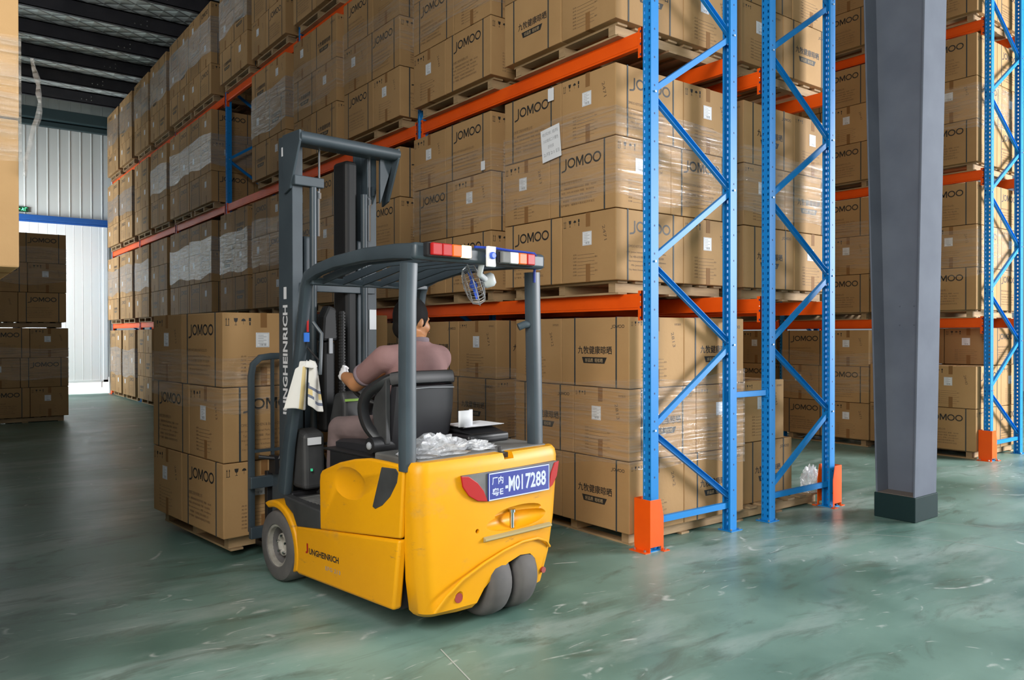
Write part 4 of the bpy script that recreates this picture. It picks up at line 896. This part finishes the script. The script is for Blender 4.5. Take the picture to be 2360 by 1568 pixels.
g = MB(); g.prism([(.325, 2.47), (.44, 2.8), (.42, 2.86), (.325, 2.86)], 1.55, 1.57, 'y'); P_(g, 'crosshead_plate', ['slate'])
for z, a, b_ in ((1.86, 1.58, 1.62), (.35, 1.6, 1.8), (1.1, 1.76, 1.79)): g = MB(); g.box(-.26, .3, a, b_, z - .03, z + .03); P_(g, 'mast_tie', ['slate'], bevel=.004)
X = face((-.327, 1.695, 1.37), (0, 0, 1), (0, 1, 0)); g = MB(); g.text('JUNGHEINRICH', 0, 0, .74, .085, face((-.3265, 1.69, 1.37), (0, 0, 1), (0, 1, 0)), 0, .03); P_(g, 'mast_lettering', ['paper'], recalc=False)
g = MB(); g.rect(-.04, .04, -.02, .02, face((-.3265, 1.7, 1.82), (0, 0, 1), (0, 1, 0))); g.rect(-.03, .03, -.025, .025, face((-.3265, 1.72, 2.76), (0, 0, 1), (0, 1, 0))); P_(g, 'mast_sticker', ['paper'], recalc=False)
g = MB(); g.box(.262, .318, 1.594, 1.6, 1.58, 1.72); P_(g, 'safety_sticker', ['paper']); 
g = MB(); g.box(-.452, -.44, 1.178, 1.184, 1.56, 1.66, 0); g.box(-.475, -.44, 1.17, 1.178, 1.5, 1.555, 1); P_(g, 'post_stickers', ['red', mat('blue_sticker', (.02, .15, .6), .5)])
g = MB(); g.tube([(-.40, 1.2, 1.62), (-.37, 1.15, 1.55), (-.375, 1.16, 1.3)], .012, 8); P_(g, 'grab_handle', ['slate'], smooth=True)
# carriage, load backrest, forks
g = MB(); g.box(-.46, .46, 1.93, 1.97, .16, .24); g.box(-.46, .46, 1.93, 1.97, .5, .58); g.box(-.3, -.22, 1.82, 1.95, .14, .62); g.box(.22, .3, 1.82, 1.95, .14, .62); P_(g, 'fork_carriage', ['slate'], bevel=.006)
g = MB()
for s_ in (-1, 1): sweep(g, [(s_ * .425, 2.0, .2), (s_ * .425, 2.0, 1.26), (s_ * .41, 2.0, 1.34), (s_ * .36, 2.0, 1.385), (s_ * .28, 2.0, 1.395), (0, 2.0, 1.395)], .03, .045, 0, (0, 1, 0))
for x in (-.27, -.09, .09, .27): g.box(x - .01, x + .01, 1.99, 2.01, .2, 1.39)
g.box(-.42, .42, 1.988, 2.012, .735, .755); P_(g, 'load_backrest', ['slate'], smooth=True)
for x in (-.27, .27): g = MB(); g.box(x - .05, x + .05, 1.98, 2.02, .066, .6); g.box(x - .05, x + .05, 1.98, 3.1, .066, .1); P_(g, 'fork', ['black'], bevel=.004)
g = MB(); g.box(-.33, -.3, 1.84, 1.93, .6, .72); g.tube([(-.42, 1.9, .72), (-.3, 1.85, .7), (-.2, 1.82, .85)], .014, 8); g.tube([(.1, 1.82, .5), (0, 1.88, .8), (-.1, 1.85, 1.2)], .014, 8); P_(g, 'carriage_hoses', ['black'])

# the load on the forks
LX = TX @ Matrix.Translation((-.585, 2.09, .05)); LR = LX @ Matrix.Rotation(0, 4, 'Z')
c_ = LX @ Vector((S2 / 2, S2 / 2, 0)); pallet(c_.x, c_.y, .05, 'wooden pallet lifted on the forklift forks just above the floor', False, R(6), 'wooden pallet on the forks')
zz = PH + .001
for k, t in enumerate(('S', 'L', 'S')):
    for w in ('NL', 'FL', 'NR', 'FR'):
        dx, dy, ax = layer_boxes(t)[w]
        nm = {'NL': 'near left', 'FL': 'far left', 'NR': 'near right', 'FR': 'far right'}[w]
        carton('J', dx, dy, zz, ax, 'brown carton, %s layer, %s corner, of the load on the forklift forks' % (wl[k], nm), 'cartons carried by the forklift', False, parent_rot=LX, sc=(1, 1, .985))
    zz += BH * .985 + .003
wrap(0, S2, 0, S2, .98, 1.38, 'clear stretch film band round the load on the forklift forks', 'film', .05, LX, 'stretch film on the forklift load')
# ------------------------------------------------------------------ the driver
M['skin'] = mat('tan_skin', (.42, .19, .085), .5, spec=.35)
M['shirt'] = noisy(mat('mauve_polo_cloth', (.25, .14, .135), .85), (.26, .145, .14), (.22, .12, .115), 5, 3, bump=.15, bscale=180)[0]
M['collar'] = mat('grey_mauve_rib', (.19, .14, .16), .85); M['trouser'] = noisy(mat('greyish_mauve_trouser_cloth', (.17, .122, .12), .9), (.18, .128, .127), (.13, .095, .095), 6, 4, bump=.3, bscale=16)[0]
M['hair'] = mat('black_hair', (.008, .007, .007), .75, spec=.15); M['glove'] = mat('white_knit_glove', (.68, .67, .68), .85); M['shoe'] = mat('dark_shoe', (.02, .02, .02), .5)
def capsule(g, p, q, r1, r2, n=14):
    p, q = Vector(p), Vector(q); k = 6; d = (q - p); pts = [p + d * i / k for i in range(k + 1)]; g.tube(pts, 0, n, rr=[r1 + (r2 - r1) * i / k for i in range(k + 1)])
    g.ball(tuple(p), r1, 0, n); g.ball(tuple(q), r2, 0, n)
def blob(g, name, m_, parent, vox=.008, smooth=6, fac=.5):
    o = g.build(name, m_, parent); d = o.modifiers.new('r', 'REMESH'); d.mode = 'VOXEL'; d.voxel_size = vox; d.use_smooth_shade = True
    if smooth: s_ = o.modifiers.new('s', 'SMOOTH'); s_.iterations = smooth; s_.factor = fac
    bake(o); smoothed(o, 180); return o
DR = empty('person'); DR.matrix_world = TX; tag(DR, 'person in mauve polo shirt and white gloves driving the forklift, head turned right', 'person')
HX = Matrix.Translation((-.018, .71, 1.628)) @ Matrix.Rotation(R(-84), 4, 'Z') @ Matrix.Rotation(R(-8), 4, 'X') @ Matrix.Diagonal((1.12, 1.12, 1.08, 1))
def H(p): return tuple(HX @ Vector(p))
SHL, SHR = (-.25, .62, 1.38), (.12, .62, 1.37); ELL, ELR = (-.285, .90, 1.255), (.172, .86, 1.2); WRL, WRR = (-.262, 1.05, 1.285), (.05, 1.0, 1.225)
g = MB()
g.ball((0, 0, 0), 1, 0, 20, X=HX @ Matrix.Diagonal((.077, .098, .118, 1)))            # skull
g.ball((0, 0, 0), 1, 0, 16, X=HX @ Matrix.Translation((0, .035, -.055)) @ Matrix.Diagonal((.06, .07, .07, 1)))   # jaw
g.ball((0, 0, 0), 1, 0, 12, X=HX @ Matrix.Translation((0, .082, -.092)) @ Matrix.Diagonal((.028, .024, .022, 1)))  # chin
g.ball((0, 0, 0), 1, 0, 12, X=HX @ Matrix.Translation((0, .1, -.02)) @ Matrix.Diagonal((.014, .022, .024, 1)))   # nose
g.ball((0, 0, 0), 1, 0, 12, X=HX @ Matrix.Translation((0, .09, .02)) @ Matrix.Diagonal((.045, .014, .014, 1)))   # brow
g.ball((0, 0, 0), 1, 0, 12, X=HX @ Matrix.Translation((0, .098, -.052)) @ Matrix.Diagonal((.024, .014, .01, 1)))   # lips
for s_ in (-1, 1):
    g.ball((0, 0, 0), 1, 0, 12, X=HX @ Matrix.Translation((s_ * .08, -.005, -.015)) @ Matrix.Rotation(R(-20 * s_), 4, 'Z') @ Matrix.Diagonal((.009, .018, .028, 1)))
    g.ball((0, 0, 0), 1, 0, 12, X=HX @ Matrix.Translation((s_ * .045, .062, -.03)) @ Matrix.Diagonal((.025, .03, .03, 1)))
capsule(g, (-.03, .65, 1.49), H((0, -.02, -.06)), .064, .06)
capsule(g, (-.03, .635, 1.42), (-.03, .65, 1.5), .07, .064)
capsule(g, (-.1, .6, 1.02), (-.06, .62, 1.35), .12, .13)
for a, e, w in ((SHL, ELL, WRL), (SHR, ELR, WRR)): capsule(g, a, e, .052, .05); capsule(g, e, w, .052, .034); capsule(g, (-.06, .62, 1.36), a, .06, .045)
for hp, kn, an in (((-.2, .66, 1.0), (-.285, 1.09, .985), (-.275, 1.16, .66)), ((.0, .66, 1.0), (.09, 1.1, .985), (.11, 1.2, .64))): capsule(g, hp, kn, .075, .05); capsule(g, kn, an, .052, .036)
body = blob(g, 'body', 'skin', DR, .0075, 5)
g = MB()
for s_ in (-1, 1):
    g.ball((0, 0, 0), 1, 0, 8, X=HX @ Matrix.Translation((s_ * .032, .094, .0)) @ Matrix.Diagonal((.012, .006, .005, 1)))
g.build('eyes', mat('dark_eye', (.02, .015, .01), .2), DR, smooth=True)
g = MB(); g.tube([H((-.024, .112, -.052)), H((0, .114, -.053)), H((.024, .112, -.052))], .0035, 6); g.build('lips', mat('lip_tone', (.3, .1, .07), .5), DR, smooth=True)
g = MB()   # hair: cap over the skull, short at neck and sides
g.ball((0, 0, 0), 1, 0, 24, X=HX @ Matrix.Translation((0, -.012, .022)) @ Matrix.Diagonal((.085, .103, .112, 1)))
g.ball((0, 0, 0), 1, 0, 18, X=HX @ Matrix.Translation((0, -.05, -.045)) @ Matrix.Diagonal((.068, .055, .07, 1)))
for s_ in (-1, 1): g.ball((0, 0, 0), 1, 0, 10, X=HX @ Matrix.Translation((s_ * .074, .022, .0)) @ Matrix.Diagonal((.012, .012, .035, 1)))
o = g.build('hair', 'hair', DR); d = o.modifiers.new('r', 'REMESH'); d.mode = 'VOXEL'; d.voxel_size = .006; bake(o)
c = MB(); c.box(-.2, .2, .058, .3, -.3, .072, X=HX @ Matrix.Rotation(R(-14), 4, 'X')); c = c.build('cutter', 'black', recalc=True); c.matrix_world = TX; bpy.context.view_layer.update(); carve(o, [c])
d = o.modifiers.new('s', 'SMOOTH'); d.iterations = 3; bake(o); smoothed(o, 180)
# polo shirt
g = MB()
def tors(p, rx, ry, rz, rot=0): g.ball((0, 0, 0), 1, 0, 22, X=Matrix.Translation(p) @ Matrix.Rotation(rot, 4, 'Y') @ Matrix.Diagonal((rx, ry, rz, 1)))
tors((-.055, .605, 1.34), .205, .125, .15, R(4)); tors((-.085, .6, 1.2), .19, .125, .18); tors((-.12, .6, 1.06), .185, .125, .12); tors((-.055, .625, 1.44), .165, .09, .06, R(3)); tors((-.035, .64, 1.485), .09, .075, .045)
capsule(g, (-.13, .61, 1.42), (-.25, .635, 1.402), .075, .08); capsule(g, (-.255, .64, 1.405), (-.28, .80, 1.315), .08, .066)
capsule(g, (.03, .61, 1.42), (.125, .635, 1.40), .075, .082); capsule(g, (.125, .635, 1.40), (.165, .80, 1.25), .082, .064)
shirt = blob(g, 'polo_shirt', 'shirt', DR, .009, 8)
cu_ = [MB(), MB()]
cu_[0].tube([(-.281, .81, 1.311), (-.283, .83, 1.301)], .069, 20); cu_[1].tube([(.167, .805, 1.246), (.17, .822, 1.236)], .064, 20)
for q in cu_: q.build('sleeve_cuff', 'collar', DR, smooth=True)
g = MB(); n = 22; rg = [(-.03 + .072 * math.cos(2 * math.pi * k / n), .648 + .07 * math.sin(2 * math.pi * k / n), 1.495 + .018 * math.sin(2 * math.pi * k / n + 3.3)) for k in range(n + 1)]
sweep(g, rg, .034, .012, 0, (0, 0, 1)); g.build('collar', 'collar', DR, smooth=True)
# trousers and shoes
g = MB()
tors((-.12, .62, 1.0), .185, .15, .09)
for hp, kn, an in (((-.2, .66, .99), (-.285, 1.08, .975), (-.275, 1.15, .73)), ((.0, .66, .99), (.09, 1.1, .975), (.11, 1.19, .68))):
    capsule(g, hp, kn, .095, .072); capsule(g, kn, an, .073, .058)
    for k in range(3): p = Vector(kn) + (Vector(an) - Vector(kn)) * (.2 + .3 * k); g.ball(tuple(p + Vector((0, -.01, 0))), (.07 - .006 * k, .072 - .006 * k, .022), 0, 12)
blob(g, 'trousers', 'trouser', DR, .009, 5)
for x, y in ((-.275, 1.19), (.11, 1.23)): g = MB(); capsule(g, (x, y - .06, .585), (x, y + .1, .572), .042, .034); g.box(x - .04, x + .04, y - .1, y + .13, .541, .56); blob(g, 'shoe', 'shoe', DR, .007, 3)
# gloved hands with five curled fingers
def hand(name, wr, grip, spread, thumb):
    """wr: wrist; grip: centre of the knob or rim held; spread: direction across the knuckles"""
    wr, gp, sp = Vector(wr), Vector(grip), Vector(spread).normalized(); f = (gp - wr); L_ = f.length; f.normalize(); up = sp.cross(f).normalized()
    g = MB(); pc = wr + f * L_ * .5 + up * .018
    capsule(g, wr - f * .02, wr + f * .01, .03, .028); g.ball((0, 0, 0), 1, 0, 14, X=Matrix.Translation(pc) @ Matrix(((*sp, 0), (*f, 0), (*up, 0), (0, 0, 0, 1))).transposed() @ Matrix.Diagonal((.04, .048, .02, 1)))
    for k, (o_, ln, r_) in enumerate(((-.033, .9, .0088), (-.011, 1.05, .0092), (.012, 1.0, .009), (.033, .8, .0082))):
        b0 = wr + f * (L_ * .5 + .04) + sp * o_ + up * .018; b1 = b0 + f * .026 * ln + up * .002; b2 = b1 + f * .012 * ln - up * .026 * ln; b3 = b2 - f * .02 * ln - up * .01
        for a, q, ra, rb in ((b0 - f * .02, b1, r_ * 1.15, r_ * 1.1), (b1, b2, r_ * 1.08, r_), (b2, b3, r_, r_ * .85)): capsule(g, a, q, ra, rb, 10)
    t0 = wr + f * L_ * .3 + sp * thumb * .03; t1 = t0 + sp * thumb * .018 + f * .03 - up * .012; t2 = t1 + f * .028 - sp * thumb * .012 - up * .012
    capsule(g, t0, t1, .012, .011, 10); capsule(g, t1, t2, .0108, .009, 10)
    return blob(g, name, 'glove', DR, .0045, 2)
hand('glove', WRL, (-.225, 1.125, 1.305), (.45, 0, 1), -1)
hand('glove', WRR, (.03, 1.07, 1.235), (1, .2, 0), -1)
# ------------------------------------------------------------------ things on the truck
def world(g): g.v = [tuple(TX @ Vector(v)) for v in g.v]; return g
M['towel'] = mat('white_terry_towel', (.74, .72, .68), .95); M['tstripe'] = mat('yellow_towel_stripe', (.72, .56, .26), .95); M['tblue'] = mat('blue_grey_towel_line', (.16, .18, .25), .95)
def cloth(g, tl, tr, bl, br, nx, nz, amp, ph, fn):
    """a hanging sheet between four corners, folded in y; fn(u, v) gives the colour"""
    vs = []
    for j in range(nz + 1):
        v = j / nz
        for i in range(nx + 1):
            u = i / nx; p = (Vector(tl) * (1 - u) + Vector(tr) * u) * (1 - v) + (Vector(bl) * (1 - u) + Vector(br) * u) * v
            p.y += amp * (.4 + .6 * v) * math.sin(u * 7 + ph + v * 1.2) - .02 * math.sin(math.pi * u); p.x += tx; p.z += .008 * math.sin(u * 5 + ph) * v; vs.append(tuple(p))
    b0 = len(g.v); g.add(vs, [], 0)
    for j in range(nz):
        for i in range(nx): g.f.append(tuple(b0 + q for q in (j * (nx + 1) + i, (j + 1) * (nx + 1) + i, (j + 1) * (nx + 1) + i + 1, j * (nx + 1) + i + 1))); g.m.append(fn((i + .5) / nx, (j + .5) / nz))
ty = 1.17; tx = -.03
g = MB()
cloth(g, (-.505, ty, 1.34), (-.425, ty, 1.395), (-.575, ty, 1.10), (-.43, ty, 1.095), 14, 16, .014, 0, lambda u, v: 1 if .5 < u < .78 and v > .06 else 0)
cloth(g, (-.41, ty, 1.395), (-.36, ty, 1.36), (-.425, ty, 1.11), (-.32, ty, 1.065), 14, 16, .012, 2, lambda u, v: 2 if abs(v - .56 - .06 * u) < .035 or abs(v - .8 - .04 * u) < .03 else (1 if .6 < v < .78 and (u < .2 or u > .72) else 0))
cloth(g, (-.47, ty + .01, 1.385), (-.365, ty + .01, 1.385), (-.49, ty - .012, 1.34), (-.36, ty - .012, 1.35), 8, 4, .004, 1, lambda u, v: 0)
tw = world(g).build('towel', ['towel', 'tstripe', 'tblue'], smooth=True, solid=.006, subs=1); tag(tw, 'white towel with yellow stripes and blue lines hanging on the forklift front post', 'towel')
g = MB(); g.tube([(-.385, 1.17, 1.36), (-.39, 1.15, 1.39), (-.41, 1.19, 1.43), (-.43, 1.22, 1.47)], .006, 8); P_(g, 'towel_hook', ['black'])
# clip-on fan
FN = empty('clip_fan'); FX = TX @ Matrix.Translation((.05, .15, 1.84)); FN.matrix_world = FX; tag(FN, 'small white and blue cage fan clipped under the forklift guard between the rear lamps', 'fan')
M['fwhite'] = mat('white_fan_plastic', (.72, .74, .76), .35); M['fblue'] = mat('blue_fan_blade', (.05, .12, .6), .3); M['wire'] = mat('fan_cage_wire', (.5, .5, .5), .3, .6)
AX_ = Vector((-.74, .60, -.30)).normalized(); Q = AX_.to_track_quat('Z', 'Y').to_matrix().to_4x4(); CXF = Matrix.Translation((.0, .07, -.02)) @ Q
g = MB()
for zc, rs in ((.0, .12), (-.035, .105), (.035, .1), (.05, .06), (-.05, .055), (.055, .025)):
    g.tube([tuple(CXF @ Vector((rs * math.cos(2 * math.pi * k / 32), rs * math.sin(2 * math.pi * k / 32), zc))) for k in range(33)], .0018 if abs(zc) else .003, 5)
for k in range(28):
    a = 2 * math.pi * k / 28; g.tube([tuple(CXF @ Vector((r_ * math.cos(a), r_ * math.sin(a), z_))) for r_, z_ in ((.02, .056), (.06, .05), (.1, .035), (.115, 0), (.105, -.035), (.055, -.05), (.025, -.052))], .0012, 4)
g.build('cage', 'wire', FN)
g = MB(); g.ball(tuple(CXF @ Vector((0, 0, 0))), .024, 0, 12)
for k in range(3):
    a = R(120 * k + 20); vs = []
    for i, r_ in enumerate((.02, .05, .08, .095)):
        for t_ in (-1, 1): vs.append(tuple(CXF @ Vector((r_ * math.cos(a + t_ * (.25 + .35 * i / 3)), r_ * math.sin(a + t_ * (.25 + .35 * i / 3)), t_ * .012))))
    g.add(vs, [(2 * i, 2 * i + 1, 2 * i + 3, 2 * i + 2) for i in range(3)])
g.build('blades', 'fblue', FN, solid=.002)
g = MB(); m0, m1 = CXF @ Vector((0, 0, -.05)), CXF @ Vector((0, 0, -.125)); g.tube([m0, m0 + (m1 - m0) * .25, m1 - (m1 - m0) * .2, m1], 0, 16, rr=[.03, .04, .04, .026]); o = g.build('motor_housing', 'fwhite', FN, smooth=True)
g = MB(); g.tube([CXF @ Vector((0, 0, -.045)), CXF @ Vector((0, 0, -.055))], .034, 14); g.build('motor_neck', 'mgrey', FN, smooth=True)
g = MB(); mc = CXF @ Vector((0, 0, -.08)); g.tube([mc, (-.06, -.05, .03), (-.085, -.1, .09)], .016, 10); g.build('stalk', 'fwhite', FN, smooth=True)
g = MB(); g.box(-.08, -.03, -.155, -.06, .085, .1); g.box(-.11, -.05, -.175, -.155, .06, .17); g.box(-.08, -.03, -.16, -.06, .16, .172); g.tube([(-.08, -.19, .12), (-.08, -.14, .12)], .02, 10, 1); g.build('clip', ['fwhite', 'fblue'], FN, bevel=.006)
# crumpled film, papers
def crumple(c, rx, ry, rz, seed, n=26):
    rnd = random.Random(seed); g = MB(); vs = []; m_ = 12; off = [[rnd.uniform(-1, 1) for _ in range(n)] for _ in range(m_ + 1)]
    for i in range(m_ + 1):
        t = math.pi * .5 * i / m_
        for k in range(n):
            p = 2 * math.pi * k / n; q = 1 + .22 * off[i][k] * (i < m_) ; q *= 1 + .12 * math.sin(3 * p + seed) + .1 * math.sin(5 * p)
            vs.append((c[0] + rx * math.cos(p) * math.cos(math.pi / 2 - t) * q, c[1] + ry * math.sin(p) * math.cos(math.pi / 2 - t) * q, c[2] + max(0, rz * math.cos(t) * (1 + .28 * off[i][k] * (0 < i)))))
    g.add(vs, [(i * n + k, i * n + (k + 1) % n, (i + 1) * n + (k + 1) % n, (i + 1) * n + k)[::-1] for i in range(m_) for k in range(n)]); return g
M['wfilm'] = film_mat('crumpled_white_film', .45, .95, (.72, .74, .78), .12, (6, 6, 6), 9)
tag(world(crumple((-.255, .2, .914), .2, .14, .085, 3)).build('crumpled_film', 'wfilm'), 'heap of crumpled white plastic film on the forklift rear cover behind the seat', 'plastic film')
tag(world(crumple((.035, .17, .914), .085, .085, .04, 5)).build('crumpled_film', 'wfilm'), 'smaller tuft of crumpled white film at the right end of the heap', 'plastic film')
g = MB(); vs = []
for i in range(15):
    a = i / 14; y_ = .47 + .0 * a; x_ = .055 + .16 * math.sin(a * 1.75); z_ = 1.09 - .0 * a
    for zz_ in (1.011, 1.105): vs.append((x_, .36 + .07 * (1 - math.cos(a * 1.9)) , zz_ - .006 * a))
g.add(vs, [(2 * i, 2 * i + 1, 2 * i + 3, 2 * i + 2) for i in range(14)])
tag(world(g).build('paper_roll', 'paper', smooth=True, solid=.002), 'curled white paper sheet standing on the forklift armrest console behind the seat', 'paper sheet')
g = MB(); g.box(.09, .39, .36, .58, 1.0015, 1.007); g.box(.1, .4, .35, .57, 1.0072, 1.009, 1)
tag(world(g).build('clipboard', ['black', 'paper']), 'flat clipboard with white papers on the forklift armrest console', 'clipboard')

bagg = crumple((6.56, 4.05, PH), .12, .09, .2, 11)
tag(bagg.build('plastic_bag', film_mat('cloudy_white_bag', .35, .8, (.62, .66, .7), .15, (5, 5, 5), 2)), 'crumpled white plastic bag on the half-empty pallet beside the lower carton', 'plastic bag')

# cartons the photograph does not single out (behind or beneath the front ones) join the packed mass
pk = next(o for o in bpy.data.objects if o.name.startswith('packed_cartons')); bpy.context.view_layer.update()
bm = bmesh.new(); bm.from_mesh(pk.data); mats_ = None
for i in [40,42,43,44,45,47,49,51,53,60,61,62,63,64,65,67,80,81,98,99,126,251,252,253,254,255,256,257,258,259,260,261,262,263,264,279,280,282,284,286,289,292,297,299,301,302,303,304,305,307,310,313,316,321,322,323,324,326,328,330,331,332,333,335,337,338,339,340,341,342,343,344,345,350,353,356,359,362,363,365,366,367,368,369,370,371,372,373,374,375,376,377,378,379,380,381,384,385,387,388,389,390,391,392]:
    o = cartons[i]; me = o.data.copy(); me.transform(o.matrix_world)
    mats_ = list(me.materials); bm.from_mesh(me); bpy.data.meshes.remove(me)
    for ch in list(o.children): bpy.data.objects.remove(ch)
    bpy.data.objects.remove(o)
me = bpy.data.meshes.new('packed_cartons'); bm.to_mesh(me); bm.free()
for q in mats_: me.materials.append(q)
pk.data = me; pk['label'] = 'brown cartons packed behind and beneath the front ones, deep in the racks and piles'
